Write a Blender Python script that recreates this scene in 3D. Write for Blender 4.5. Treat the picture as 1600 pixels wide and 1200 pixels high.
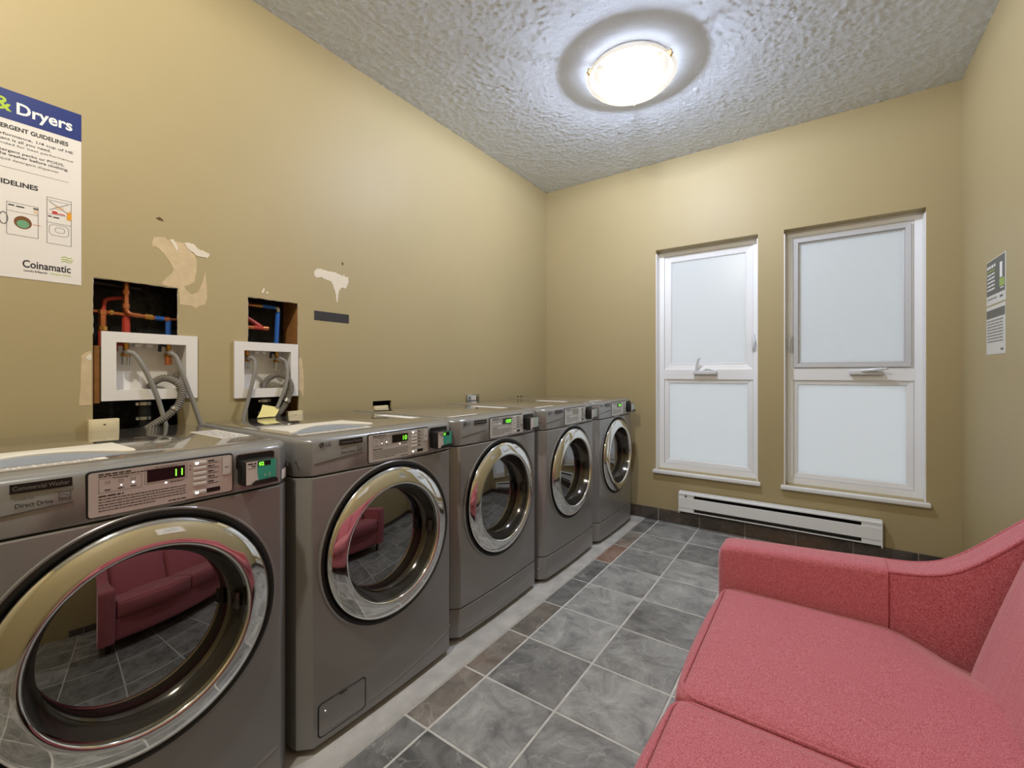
import bpy, bmesh, math, random
from mathutils import Vector
from mathutils.geometry import tessellate_polygon
random.seed(7)

# ------------------------------------------------------------------ clear, camera, world, exposure
for o in list(bpy.data.objects):
    bpy.data.objects.remove(o, do_unlink=True)
SC = bpy.context.scene
COL = SC.collection
FPX, HOR, YAW = 686.3, 583.5, math.atan(483.3 / 686.3)      # focal length and horizon in pixels of the 1600x1200 frame
CAM_H = 1.191
cd = bpy.data.cameras.new('camera')
cam = bpy.data.objects.new('camera', cd)
COL.objects.link(cam)
cam.location = (0, 0, CAM_H)
cam.rotation_euler = (math.pi / 2, 0, YAW)
cd.sensor_width = 36.0
cd.lens = FPX * 36.0 / 1600.0
cd.shift_y = -(600.0 - HOR) / 1600.0
cd.clip_start = 0.02
SC.camera = cam

W = bpy.data.worlds.new('overcast_sky')
SC.world = W
W.use_nodes = True
bg = W.node_tree.nodes['Background']
bg.inputs[0].default_value = (1.0, 0.985, 0.97, 1)
bg.inputs[1].default_value = 1.6
SC.view_settings.view_transform = 'Standard'
SC.view_settings.look = 'None'
SC.view_settings.exposure = 0.56
SC.view_settings.gamma = 1.0
SC.view_settings.use_curve_mapping = False
LAMP_WATTS = {'window': 140.0, 'near': 165.0}
LAMP_TINTS = {'window': (0.90, 1.0, 1.24), 'near': (1.0, 0.94, 0.82)}      # the two bulbs differ: cooler by the windows, warmer near the camera

# room (camera stands over the origin): left wall x=XL, right wall x=XR, window wall y=YB
XL, XR, YB, YF, ZC = -2.14, 0.67, 3.61, -1.65, 2.908

# ------------------------------------------------------------------ materials
def lin(c):
    def f(v):
        v /= 255.0
        return v / 12.92 if v <= 0.04045 else ((v + 0.055) / 1.055) ** 2.4
    return (f(c[0]), f(c[1]), f(c[2]), 1.0)

MATS = {}
def mat(name, col, rough=0.5, metal=0.0, spec=0.5, ior=1.45, noise=None, bump=None, coat=0.0, sheen=0.0, emit=None,
        estr=1.0, subsurf=0.0, sheen_tint=None):
    """noise=(scale, amount, detail) mottles the colour; bump=(scale, strength, distance)"""
    m = bpy.data.materials.new(name)
    m.use_nodes = True
    nt = m.node_tree
    b = nt.nodes['Principled BSDF']
    c = lin(col)
    b.inputs['Base Color'].default_value = c
    b.inputs['Roughness'].default_value = rough
    b.inputs['Metallic'].default_value = metal
    b.inputs['Specular IOR Level'].default_value = spec
    b.inputs['IOR'].default_value = ior
    b.inputs['Coat Weight'].default_value = coat
    b.inputs['Coat Roughness'].default_value = 0.06
    b.inputs['Sheen Weight'].default_value = sheen
    if sheen_tint:
        b.inputs['Sheen Tint'].default_value = lin(sheen_tint)
    if emit:
        b.inputs['Emission Color'].default_value = lin(emit)
        b.inputs['Emission Strength'].default_value = estr
    tc = None
    if noise or bump:
        tc = nt.nodes.new('ShaderNodeTexCoord')
    if noise:
        n = nt.nodes.new('ShaderNodeTexNoise')
        n.inputs['Scale'].default_value = noise[0]
        n.inputs['Detail'].default_value = noise[2]
        r = nt.nodes.new('ShaderNodeValToRGB')
        a = noise[1]
        r.color_ramp.elements[0].position = 0.3
        r.color_ramp.elements[1].position = 0.7
        r.color_ramp.elements[0].color = (c[0] * (1 - a), c[1] * (1 - a), c[2] * (1 - a), 1)
        r.color_ramp.elements[1].color = (min(1, c[0] * (1 + a)), min(1, c[1] * (1 + a)), min(1, c[2] * (1 + a)), 1)
        nt.links.new(tc.outputs['Object'], n.inputs['Vector'])
        nt.links.new(n.outputs['Fac'], r.inputs['Fac'])
        nt.links.new(r.outputs['Color'], b.inputs['Base Color'])
    if bump:
        n2 = nt.nodes.new('ShaderNodeTexNoise')
        n2.inputs['Scale'].default_value = bump[0]
        n2.inputs['Detail'].default_value = 4
        bp = nt.nodes.new('ShaderNodeBump')
        bp.inputs['Strength'].default_value = bump[1]
        bp.inputs['Distance'].default_value = bump[2]
        nt.links.new(tc.outputs['Object'], n2.inputs['Vector'])
        nt.links.new(n2.outputs['Fac'], bp.inputs['Height'])
        nt.links.new(bp.outputs['Normal'], b.inputs['Normal'])
    MATS[name] = m
    return m

mat('wall_paint', (177, 161, 121), 0.5, spec=0.35, noise=(1.3, 0.03, 3), bump=(160, 0.06, 0.002))
mat('ceiling_popcorn', (234, 242, 254), 0.95, spec=0.1, bump=(300, 1.0, 0.005))
mat('concrete', (186, 183, 178), 0.8, noise=(9, 0.22, 8), bump=(60, 0.25, 0.003))
mat('edge_metal', (215, 212, 205), 0.35, metal=0.4)
mat('white_paint', (240, 240, 240), 0.4, bump=(90, 0.03, 0.002))
mat('vinyl_white', (238, 239, 240), 0.35)
mat('vinyl_handle', (215, 216, 218), 0.3)
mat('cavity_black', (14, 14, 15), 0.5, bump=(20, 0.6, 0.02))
mat('stud_wood', (158, 108, 58), 0.7, noise=(18, 0.25, 6))
mat('drywall_paper', (208, 186, 148), 0.85, noise=(30, 0.08, 5))
mat('plaster_white', (228, 218, 198), 0.9, bump=(120, 0.5, 0.003))
mat('plaster_core', (205, 196, 178), 0.95)
mat('dirt_brown', (96, 78, 45), 0.9)
mat('black_tape', (52, 50, 50), 0.6, noise=(140, 0.35, 3), bump=(150, 0.3, 0.001))
mat('copper', (196, 122, 78), 0.35, metal=0.9, noise=(25, 0.2, 4))
mat('brass', (190, 142, 70), 0.3, metal=0.9)
mat('pipe_red', (176, 62, 46), 0.4)
mat('pipe_blue', (38, 92, 170), 0.4)
mat('abs_black', (22, 22, 23), 0.4)
mat('steel', (190, 190, 188), 0.25, metal=1.0)
mat('hose_grey', (138, 134, 126), 0.45)
mat('hose_drain', (128, 122, 112), 0.5)
mat('box_white', (232, 228, 222), 0.35)
mat('handle_red', (150, 44, 34), 0.4)
mat('handle_dark', (28, 32, 48), 0.4)
mat('ivory', (226, 210, 170), 0.5)
mat('note_yellow', (232, 218, 142), 0.7)
mat('paper', (230, 224, 216), 0.7)
mat('ink_black', (38, 36, 36), 0.7)
mat('ink_grey', (120, 116, 112), 0.7)
mat('ink_blue', (26, 46, 116), 0.5)
mat('ink_white', (240, 238, 236), 0.6)
mat('ink_lime', (176, 200, 60), 0.6)
mat('ink_brown', (120, 78, 40), 0.7)
mat('ink_green', (110, 160, 120), 0.7)
mat('ink_red', (200, 50, 40), 0.7)
mat('ink_orange', (230, 160, 40), 0.7)
mat('ink_tan', (226, 200, 168), 0.7)
mat('washer_grey', (142, 142, 142), 0.28, metal=0.25, noise=(2.5, 0.03, 2), coat=0.25)
mat('washer_side', (92, 88, 82), 0.35, metal=0.5)
mat('washer_top', (134, 127, 116), 0.12, metal=0.2, coat=1.0)
mat('groove_black', (20, 20, 20), 0.5)
mat('chrome', (226, 226, 224), 0.05, metal=1.0)
mat('bowl_smoke', (86, 82, 76), 0.12, metal=0.7)
mat('door_glass', (8, 8, 9), 0.015, ior=2.9)
mat('rubber', (24, 24, 24), 0.5)
mat('panel_silver', (206, 204, 202), 0.35, metal=0.35)
mat('button_silver', (222, 222, 222), 0.35, metal=0.2)
mat('display_black', (20, 16, 15), 0.15)
mat('digit_green', (120, 255, 60), 0.5, emit=(130, 255, 60), estr=1.4)
mat('led_white', (255, 255, 255), 0.5, emit=(255, 255, 255), estr=2.0)
mat('badge_black', (24, 23, 22), 0.35)
mat('badge_print', (120, 118, 114), 0.4)
mat('emboss_dark', (58, 56, 53), 0.4)
mat('reader_black', (30, 30, 31), 0.4)
mat('reader_teal', (60, 168, 150), 0.4)
mat('reader_pale', (176, 196, 186), 0.4)
mat('reader_white', (214, 206, 206), 0.4)
mat('lid_white', (226, 220, 206), 0.35)
mat('lid_blue', (140, 148, 160), 0.35)
mat('heater_white', (238, 239, 238), 0.4)
mat('heater_dark', (34, 31, 28), 0.6)
mat('heater_fin', (120, 118, 112), 0.35, metal=0.7)
mat('sofa_leg', (46, 30, 22), 0.4)
mat('frame_cream', (226, 214, 186), 0.4)
mat('picture_print', (214, 212, 206), 0.6, noise=(9, 0.25, 4))
mat('flyer_dark', (88, 90, 84), 0.35)
mat('flyer_light', (214, 212, 204), 0.35)
mat('flyer_green', (150, 176, 70), 0.4)
mat('glare_liner_dark', (40, 37, 34), 0.6)
mat('lcd_grey', (150, 154, 140), 0.3)
mat('lamp_clip', (176, 146, 100), 0.35, metal=0.6)
mat('screen_frame', (200, 201, 203), 0.4)

def slate(name, col, col2, rust=0.0, vein=0.34):
    m = bpy.data.materials.new(name); m.use_nodes = True
    nt = m.node_tree; b = nt.nodes['Principled BSDF']; L = nt.links.new
    tc = nt.nodes.new('ShaderNodeTexCoord'); oi = nt.nodes.new('ShaderNodeObjectInfo')
    ad = nt.nodes.new('ShaderNodeVectorMath'); ad.operation = 'ADD'
    sc = nt.nodes.new('ShaderNodeMath'); sc.operation = 'MULTIPLY'; sc.inputs[1].default_value = 37.0
    L(oi.outputs['Random'], sc.inputs[0]); L(tc.outputs['Object'], ad.inputs[0]); L(sc.outputs[0], ad.inputs[1])
    n1 = nt.nodes.new('ShaderNodeTexNoise'); n1.inputs['Scale'].default_value = 7; n1.inputs['Detail'].default_value = 9
    n1.inputs['Roughness'].default_value = 0.68; n1.inputs['Distortion'].default_value = 0.8
    L(ad.outputs[0], n1.inputs['Vector'])
    r = nt.nodes.new('ShaderNodeValToRGB'); r.color_ramp.elements[0].position = 0.34; r.color_ramp.elements[1].position = 0.68
    r.color_ramp.elements[0].color = lin(col); r.color_ramp.elements[1].color = lin(col2)
    L(n1.outputs['Fac'], r.inputs['Fac'])
    br = nt.nodes.new('ShaderNodeMix'); br.data_type = 'RGBA'; br.blend_type = 'MULTIPLY'; br.inputs[0].default_value = 1.0
    mr = nt.nodes.new('ShaderNodeMapRange'); mr.inputs[3].default_value = 0.82; mr.inputs[4].default_value = 1.18
    L(oi.outputs['Random'], mr.inputs[0])
    L(r.outputs['Color'], br.inputs[6]); L(mr.outputs[0], br.inputs[7])
    out = br.outputs[2]
    if rust:
        n3 = nt.nodes.new('ShaderNodeTexNoise'); n3.inputs['Scale'].default_value = 4.5; n3.inputs['Detail'].default_value = 5
        L(ad.outputs[0], n3.inputs['Vector'])
        r3 = nt.nodes.new('ShaderNodeValToRGB'); r3.color_ramp.elements[0].position = 0.5; r3.color_ramp.elements[1].position = 0.68
        L(n3.outputs['Fac'], r3.inputs['Fac'])
        mm = nt.nodes.new('ShaderNodeMath'); mm.operation = 'MULTIPLY'; mm.inputs[1].default_value = rust
        L(r3.outputs['Color'], mm.inputs[0])
        mx = nt.nodes.new('ShaderNodeMix'); mx.data_type = 'RGBA'
        mx.inputs[7].default_value = lin((136, 96, 66)); L(mm.outputs[0], mx.inputs[0]); L(out, mx.inputs[6]); out = mx.outputs[2]
    v = nt.nodes.new('ShaderNodeTexNoise'); v.inputs['Scale'].default_value = 3.4; v.inputs['Detail'].default_value = 4; v.inputs['Distortion'].default_value = 2.2
    L(ad.outputs[0], v.inputs['Vector'])
    sb = nt.nodes.new('ShaderNodeMath'); sb.operation = 'SUBTRACT'; sb.inputs[1].default_value = 0.5; L(v.outputs['Fac'], sb.inputs[0])
    ab = nt.nodes.new('ShaderNodeMath'); ab.operation = 'ABSOLUTE'; L(sb.outputs[0], ab.inputs[0])
    vm = nt.nodes.new('ShaderNodeMapRange'); vm.inputs[1].default_value = 0.0; vm.inputs[2].default_value = 0.010; vm.inputs[3].default_value = vein; vm.inputs[4].default_value = 0.0
    L(ab.outputs[0], vm.inputs[0])
    vx = nt.nodes.new('ShaderNodeMix'); vx.data_type = 'RGBA'; vx.inputs[7].default_value = lin((206, 204, 198)); L(vm.outputs[0], vx.inputs[0]); L(out, vx.inputs[6]); out = vx.outputs[2]
    L(out, b.inputs['Base Color'])
    n2 = nt.nodes.new('ShaderNodeTexNoise'); n2.inputs['Scale'].default_value = 16; n2.inputs['Detail'].default_value = 10
    n2.inputs['Distortion'].default_value = 1.5
    L(ad.outputs[0], n2.inputs['Vector'])
    bp = nt.nodes.new('ShaderNodeBump'); bp.inputs['Strength'].default_value = 0.55; bp.inputs['Distance'].default_value = 0.006
    L(n2.outputs['Fac'], bp.inputs['Height']); L(bp.outputs['Normal'], b.inputs['Normal'])
    b.inputs['Roughness'].default_value = 0.36
    b.inputs['Specular IOR Level'].default_value = 0.6
    MATS[name] = m
slate('slate_grey', (112, 112, 111), (180, 180, 177))
slate('slate_dark', (92, 92, 91), (150, 149, 146))
slate('slate_brown', (112, 106, 98), (160, 152, 142), 0.4)
slate('slate_red', (126, 100, 88), (164, 138, 124), 0.55)
slate('slate_base', (58, 52, 48), (98, 88, 80), 0.4, 0.06)

def fabric():
    m = bpy.data.materials.new('sofa_fabric'); m.use_nodes = True
    nt = m.node_tree; b = nt.nodes['Principled BSDF']; L = nt.links.new
    tc = nt.nodes.new('ShaderNodeTexCoord')
    n = nt.nodes.new('ShaderNodeTexNoise'); n.inputs['Scale'].default_value = 420; n.inputs['Detail'].default_value = 3
    L(tc.outputs['Object'], n.inputs['Vector'])
    r = nt.nodes.new('ShaderNodeValToRGB'); r.color_ramp.elements[0].position = 0.32; r.color_ramp.elements[1].position = 0.7
    r.color_ramp.elements[0].color = lin((170, 72, 82)); r.color_ramp.elements[1].color = lin((216, 140, 152))
    L(n.outputs['Fac'], r.inputs['Fac']); L(r.outputs['Color'], b.inputs['Base Color'])
    mp = nt.nodes.new('ShaderNodeMapping'); mp.inputs['Scale'].default_value = (3.0, 22.0, 3.0)
    L(tc.outputs['Object'], mp.inputs['Vector'])
    w = nt.nodes.new('ShaderNodeTexNoise'); w.inputs['Scale'].default_value = 1.6; w.inputs['Detail'].default_value = 3
    L(mp.outputs['Vector'], w.inputs['Vector'])
    b1 = nt.nodes.new('ShaderNodeBump'); b1.inputs['Strength'].default_value = 0.18; b1.inputs['Distance'].default_value = 0.012
    L(w.outputs['Fac'], b1.inputs['Height'])
    b2 = nt.nodes.new('ShaderNodeBump'); b2.inputs['Strength'].default_value = 0.35; b2.inputs['Distance'].default_value = 0.001
    L(n.outputs['Fac'], b2.inputs['Height']); L(b1.outputs['Normal'], b2.inputs['Normal']); L(b2.outputs['Normal'], b.inputs['Normal'])
    b.inputs['Roughness'].default_value = 0.85
    b.inputs['Specular IOR Level'].default_value = 0.2
    b.inputs['Sheen Weight'].default_value = 0.8
    b.inputs['Sheen Roughness'].default_value = 0.4
    b.inputs['Sheen Tint'].default_value = (1.0, 0.72, 0.78, 1)
    MATS['sofa_fabric'] = m
fabric()

def frosted():
    m = bpy.data.materials.new('frosted_glass'); m.use_nodes = True
    nt = m.node_tree; L = nt.links.new
    nt.nodes.remove(nt.nodes['Principled BSDF'])
    out = nt.nodes['Material Output']
    t = nt.nodes.new('ShaderNodeBsdfTranslucent'); t.inputs[0].default_value = (0.62, 0.65, 0.67, 1)
    d = nt.nodes.new('ShaderNodeBsdfDiffuse'); d.inputs[0].default_value = (0.75, 0.77, 0.78, 1)
    g = nt.nodes.new('ShaderNodeBsdfGlossy'); g.inputs['Roughness'].default_value = 0.25
    m1 = nt.nodes.new('ShaderNodeMixShader'); m1.inputs[0].default_value = 0.35
    m2 = nt.nodes.new('ShaderNodeMixShader'); m2.inputs[0].default_value = 0.03
    L(t.outputs[0], m1.inputs[1]); L(d.outputs[0], m1.inputs[2]); L(m1.outputs[0], m2.inputs[1]); L(g.outputs[0], m2.inputs[2])
    L(m2.outputs[0], out.inputs['Surface'])
    MATS['frosted_glass'] = m
    m = bpy.data.materials.new('insect_mesh'); m.use_nodes = True
    nt = m.node_tree; L = nt.links.new
    nt.nodes.remove(nt.nodes['Principled BSDF'])
    out = nt.nodes['Material Output']
    t = nt.nodes.new('ShaderNodeBsdfTransparent')
    d = nt.nodes.new('ShaderNodeBsdfDiffuse'); d.inputs[0].default_value = (0.36, 0.38, 0.40, 1)
    m1 = nt.nodes.new('ShaderNodeMixShader'); m1.inputs[0].default_value = 0.08
    L(t.outputs[0], m1.inputs[1]); L(d.outputs[0], m1.inputs[2]); L(m1.outputs[0], out.inputs['Surface'])
    MATS['insect_mesh'] = m
frosted()

def lamp_glass(which):
    """alabaster glass: glows cream, brightest where the bulb sits behind it, and lets part of the light straight through"""
    m = bpy.data.materials.new('lamp_glass_' + which); m.use_nodes = True
    nt = m.node_tree; L = nt.links.new
    b = nt.nodes['Principled BSDF']; out = nt.nodes['Material Output']
    b.inputs['Base Color'].default_value = lin((44, 40, 34)); b.inputs['Roughness'].default_value = 0.25
    tc = nt.nodes.new('ShaderNodeTexCoord')
    sp = nt.nodes.new('ShaderNodeVectorMath'); sp.operation = 'MULTIPLY'; sp.inputs[1].default_value = (1, 1, 0)
    ln = nt.nodes.new('ShaderNodeVectorMath'); ln.operation = 'LENGTH'
    L(tc.outputs['Object'], sp.inputs[0]); L(sp.outputs[0], ln.inputs[0])
    mr = nt.nodes.new('ShaderNodeMapRange'); mr.inputs[1].default_value = 0.05; mr.inputs[2].default_value = 0.225
    mr.inputs[3].default_value = 2.0; mr.inputs[4].default_value = 0.60
    mr.interpolation_type = 'SMOOTHSTEP'
    L(ln.outputs['Value'], mr.inputs[0])
    b.inputs['Emission Color'].default_value = (1.0, 0.88, 0.66, 1)
    L(mr.outputs[0], b.inputs['Emission Strength'])
    tr = nt.nodes.new('ShaderNodeBsdfTransparent')
    mx = nt.nodes.new('ShaderNodeMixShader'); mx.inputs[0].default_value = 0.6
    L(b.outputs[0], mx.inputs[1]); L(tr.outputs[0], mx.inputs[2]); L(mx.outputs[0], out.inputs['Surface'])
    MATS['lamp_glass_' + which] = m
lamp_glass('window')
lamp_glass('near')

# ------------------------------------------------------------------ mesh helpers
ORG = {}
def tag(o, label=None, cat=None, group=None, kind=None):
    if label: o['label'] = label
    if cat: o['category'] = cat
    if group: o['group'] = group
    if kind: o['kind'] = kind
    return o

def thing(name, loc, label, cat, group=None):
    o = bpy.data.objects.new(name, None)
    COL.objects.link(o)
    o.location = loc
    o.empty_display_size = 0.1
    ORG[o] = Vector(loc)
    return tag(o, label, cat, group)

class MB:
    def __init__(s):
        s.v = []; s.f = []; s.m = []; s.mi = 0
    def add(s, vs, fs):
        n = len(s.v)
        s.v += [tuple(v) for v in vs]
        for f in fs:
            s.f.append([i + n for i in f]); s.m.append(s.mi)
        return s
    def box(s, x0, x1, y0, y1, z0, z1):
        vs = [(x, y, z) for x in (x0, x1) for y in (y0, y1) for z in (z0, z1)]
        return s.add(vs, [(0, 1, 3, 2), (4, 6, 7, 5), (0, 4, 5, 1), (2, 3, 7, 6), (0, 2, 6, 4), (1, 5, 7, 3)])
    def rbox(s, x0, x1, y0, y1, z0, z1, r, seg=2):
        bm = bmesh.new()
        bmesh.ops.create_cube(bm, size=1)
        for v in bm.verts:
            v.co = Vector(((x0 + x1) / 2 + v.co.x * (x1 - x0), (y0 + y1) / 2 + v.co.y * (y1 - y0), (z0 + z1) / 2 + v.co.z * (z1 - z0)))
        bmesh.ops.bevel(bm, geom=list(bm.edges), offset=r, segments=seg, profile=0.5, affect='EDGES', clamp_overlap=True)
        return s.bm(bm)
    def bm(s, bm):
        bm.verts.index_update()
        s.add([v.co[:] for v in bm.verts], [[v.index for v in f.verts] for f in bm.faces])
        bm.free()
        return s
    def prism(s, poly, fn, h0, h1):
        """poly: 2-D outline, fn(a, b, h) -> xyz"""
        n = len(poly)
        vs = [fn(a, b, h0) for a, b in poly] + [fn(a, b, h1) for a, b in poly]
        fs = [[i, (i + 1) % n, n + (i + 1) % n, n + i] for i in range(n)]
        fs += [list(range(n))[::-1], list(range(n, 2 * n))]
        return s.add(vs, fs)
    def tube(s, path, r, n=10, caps=True, closed=False):
        P = [Vector(p) for p in path]; k = len(P)
        rr = r if isinstance(r, (list, tuple)) else [r] * k
        vs = []; up = None
        for i in range(k):
            if closed:
                t = (P[(i + 1) % k] - P[i - 1])
            else:
                t = (P[min(i + 1, k - 1)] - P[max(i - 1, 0)])
            t.normalize()
            if up is None:
                up = Vector((0, 0, 1)) if abs(t.z) < 0.9 else Vector((1, 0, 0))
            a = t.cross(up)
            if a.length < 1e-5:
                a = t.cross(Vector((0.3, 1, 0.2)))
            a.normalize(); b = a.cross(t).normalized(); up = b
            for j in range(n):
                an = 2 * math.pi * j / n
                vs.append(P[i] + (a * math.cos(an) + b * math.sin(an)) * rr[i])
        fs = []
        for i in range(k if closed else k - 1):
            i2 = (i + 1) % k
            for j in range(n):
                fs.append((i * n + j, i * n + (j + 1) % n, i2 * n + (j + 1) % n, i2 * n + j))
        if caps and not closed:
            fs.append(list(range(n))[::-1]); fs.append([(k - 1) * n + j for j in range(n)])
        return s.add(vs, fs)
    def lathe(s, prof, fn, n=48, closed=False):
        """prof: (r, h); fn(a, b, h) -> xyz, a/b across, h along the axis"""
        k = len(prof); vs = []; idx = []
        for r, h in prof:
            if r < 1e-6:
                idx.append([len(vs)] * n); vs.append(fn(0, 0, h))
            else:
                idx.append(list(range(len(vs), len(vs) + n)))
                vs += [fn(r * math.cos(2 * math.pi * j / n), r * math.sin(2 * math.pi * j / n), h) for j in range(n)]
        fs = []
        rng = range(k) if closed else range(k - 1)
        for i in rng:
            A, B = idx[i], idx[(i + 1) % k]
            for j in range(n):
                q = [A[j], A[(j + 1) % n], B[(j + 1) % n], B[j]]
                q2 = []
                for t in q:
                    if t not in q2: q2.append(t)
                if len(q2) > 2: fs.append(q2)
        return s.add(vs, fs)
    def cyl(s, p0, p1, r, n=16):
        return s.tube([p0, p1], r, n)
    def build(s, name, m, parent=None, org=None, smooth=30, fix=True):
        me = bpy.data.meshes.new(name)
        o = bpy.data.objects.new(name, me)
        COL.objects.link(o)
        base = Vector((0, 0, 0))
        if parent is not None:
            base = ORG[parent]; o.parent = parent
        elif org is not None:
            base = Vector(org); o.location = base
        ORG[o] = base
        me.from_pydata([Vector(v) - base for v in s.v], [], s.f)
        for mm in (m if isinstance(m, (list, tuple)) else [m]):
            me.materials.append(MATS[mm])
        for p, i in zip(me.polygons, s.m):
            p.material_index = i
        if fix:
            bm = bmesh.new(); bm.from_mesh(me)
            bmesh.ops.recalc_face_normals(bm, faces=bm.faces)
            bm.to_mesh(me); bm.free()
        if smooth:
            for p in me.polygons: p.use_smooth = True
            me.set_sharp_from_angle(angle=math.radians(smooth))
        me.update()
        return o

def spline(pts, k=8):
    """Catmull-Rom through the points"""
    P = [Vector(p) for p in pts]
    P = [P[0] * 2 - P[1]] + P + [P[-1] * 2 - P[-2]]
    out = []
    for i in range(1, len(P) - 2):
        p0, p1, p2, p3 = P[i - 1], P[i], P[i + 1], P[i + 2]
        for j in range(k):
            t = j / k
            out.append(0.5 * ((2 * p1) + (p2 - p0) * t + (2 * p0 - 5 * p1 + 4 * p2 - p3) * t * t + (3 * p1 - p0 - 3 * p2 + p3) * t ** 3))
    out.append(P[-2])
    return out

TEXT_CACHE = {}
def text2d(body, bold=0.0):
    """flat outline of a line of lettering: unit size, left aligned; returns verts, faces, width"""
    key = (body, bold)
    if key not in TEXT_CACHE:
        c = bpy.data.curves.new('lettering', 'FONT')
        c.body = body; c.size = 1.0; c.offset = bold; c.resolution_u = 3; c.fill_mode = 'FRONT'
        o = bpy.data.objects.new('lettering', c)
        me = o.to_mesh()
        vs = [(v.co.x, v.co.y) for v in me.vertices]
        fs = [list(p.vertices) for p in me.polygons]
        o.to_mesh_clear()
        bpy.data.objects.remove(o); bpy.data.curves.remove(c)
        x0 = min([v[0] for v in vs] or [0]); x1 = max([v[0] for v in vs] or [0])
        TEXT_CACHE[key] = ([(a - x0, b) for a, b in vs], fs, x1 - x0)
    return TEXT_CACHE[key]

def put_text(mb, body, fn, u, v, h, align='L', width=None, bold=0.0, lift=0.0):
    """fn(u, v, d) -> xyz; h is the letter height (cap height ~0.7 em)"""
    vs, fs, w = text2d(body, bold)
    s = h / 0.7
    sx = s if not width else width / max(w, 1e-6)
    tw = w * sx
    u0 = u if align == 'L' else (u - tw if align == 'R' else u - tw / 2)
    mb.add([fn(u0 + a * sx, v + b * s, lift) for a, b in vs], fs)

def dashes(mb, fn, u0, u1, v, h, lift, fill=0.9):
    """a line of print too small to read: word-long marks"""
    u = u0
    end = u0 + (u1 - u0) * fill
    while u < end:
        w = random.uniform(1.5, 5.0) * h
        w = min(w, end - u)
        mb.add([fn(u, v, lift), fn(u + w, v, lift), fn(u + w, v + h, lift), fn(u, v + h, lift)], [(0, 1, 2, 3)])
        u += w + 0.7 * h

def rrect(u0, u1, v0, v1, r, n=4):
    pts = []
    for cx, cy, a0 in ((u1 - r, v1 - r, 0), (u0 + r, v1 - r, 90), (u0 + r, v0 + r, 180), (u1 - r, v0 + r, 270)):
        for i in range(n + 1):
            a = math.radians(a0 + 90 * i / n)
            pts.append((cx + r * math.cos(a), cy + r * math.sin(a)))
    return pts

def flat(mb, fn, u0, u1, v0, v1, lift):
    mb.add([fn(u0, v0, lift), fn(u1, v0, lift), fn(u1, v1, lift), fn(u0, v1, lift)], [(0, 1, 2, 3)])

def outline(mb, fn, u0, u1, v0, v1, t, lift):
    flat(mb, fn, u0, u1, v0, v0 + t, lift); flat(mb, fn, u0, u1, v1 - t, v1, lift)
    flat(mb, fn, u0, u0 + t, v0 + t, v1 - t, lift); flat(mb, fn, u1 - t, u1, v0 + t, v1 - t, lift)

def onleft(x):
    return lambda u, v, d: (x + d, u, v)          # faces +x, u runs along +y
def onright(x):
    return lambda u, v, d: (x - d, -u, v)         # faces -x, u runs along -y

# ------------------------------------------------------------------ the room
TS = 0.313
fl = MB().box(XL - 0.2, XR + 0.02, YF - 0.02, YB + 0.02, -0.06, -0.004)
floor = tag(fl.build('floor', 'concrete', smooth=0), 'grey concrete floor bed under the slate tiles', 'floor', kind='structure')
# slate tiles, each a child of the floor
XG = [-1.192, -1.080, -0.771, -0.455, -0.142, 0.171, 0.484, XR]
YG = [YB]
y = 3.545
while y > YF:
    YG.append(y); y -= TS
YG.append(YF)
tile_mesh = {}
def tile_part(name, x0, x1, y0, y1, z0, z1, m, parent):
    key = (round(x1 - x0, 3), round(y1 - y0, 3), round(z1 - z0, 3), m)
    if key not in tile_mesh:
        mb = MB(); a, b = (x1 - x0) / 2, (y1 - y0) / 2
        e = 0.0025
        vs = [(-a, -b, 0), (a, -b, 0), (a, b, 0), (-a, b, 0),
              (-a, -b, z1 - z0 - e), (a, -b, z1 - z0 - e), (a, b, z1 - z0 - e), (-a, b, z1 - z0 - e),
              (-a + e, -b + e, z1 - z0), (a - e, -b + e, z1 - z0), (a - e, b - e, z1 - z0), (-a + e, b - e, z1 - z0)]
        fs = [(3, 2, 1, 0)]
        for i in range(4):
            j = (i + 1) % 4
            fs += [(i, j, 4 + j, 4 + i), (4 + i, 4 + j, 8 + j, 8 + i)]
        fs.append((8, 9, 10, 11))
        me = bpy.data.meshes.new(name); me.from_pydata(vs, [], fs); me.materials.append(MATS[m]); me.update()
        tile_mesh[key] = me
    o = bpy.data.objects.new(name, tile_mesh[key]); COL.objects.link(o)
    o.parent = parent; o.location = ((x0 + x1) / 2, (y0 + y1) / 2, z0)
    return o
G = 0.0035
rt = random.Random(3)
for i in range(len(XG) - 1):
    for j in range(len(YG) - 1):
        y1, y0 = YG[j], YG[j + 1]
        m = rt.choice(['slate_grey', 'slate_grey', 'slate_grey', 'slate_dark'])
        if i == 0:
            yc = (y0 + y1) / 2
            m = 'slate_dark'
            if 2.6 < yc < 2.9: m = 'slate_red'
            elif 2.9 < yc < 3.2: m = 'slate_brown'
            elif 1.0 < yc < 2.0: m = 'slate_brown'
        if i > 1 and j == 0: m = 'slate_brown'
        if y1 - y0 < 0.02: continue
        o = tile_part('floor_tile', XG[i] + G, XG[i + 1] - G, y0 + G, y1 - G, -0.004, -0.0008 + rt.uniform(0, 0.0012), m, floor)
        o.rotation_euler = (rt.uniform(-0.0015, 0.0015), rt.uniform(-0.0015, 0.0015), 0)
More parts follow.
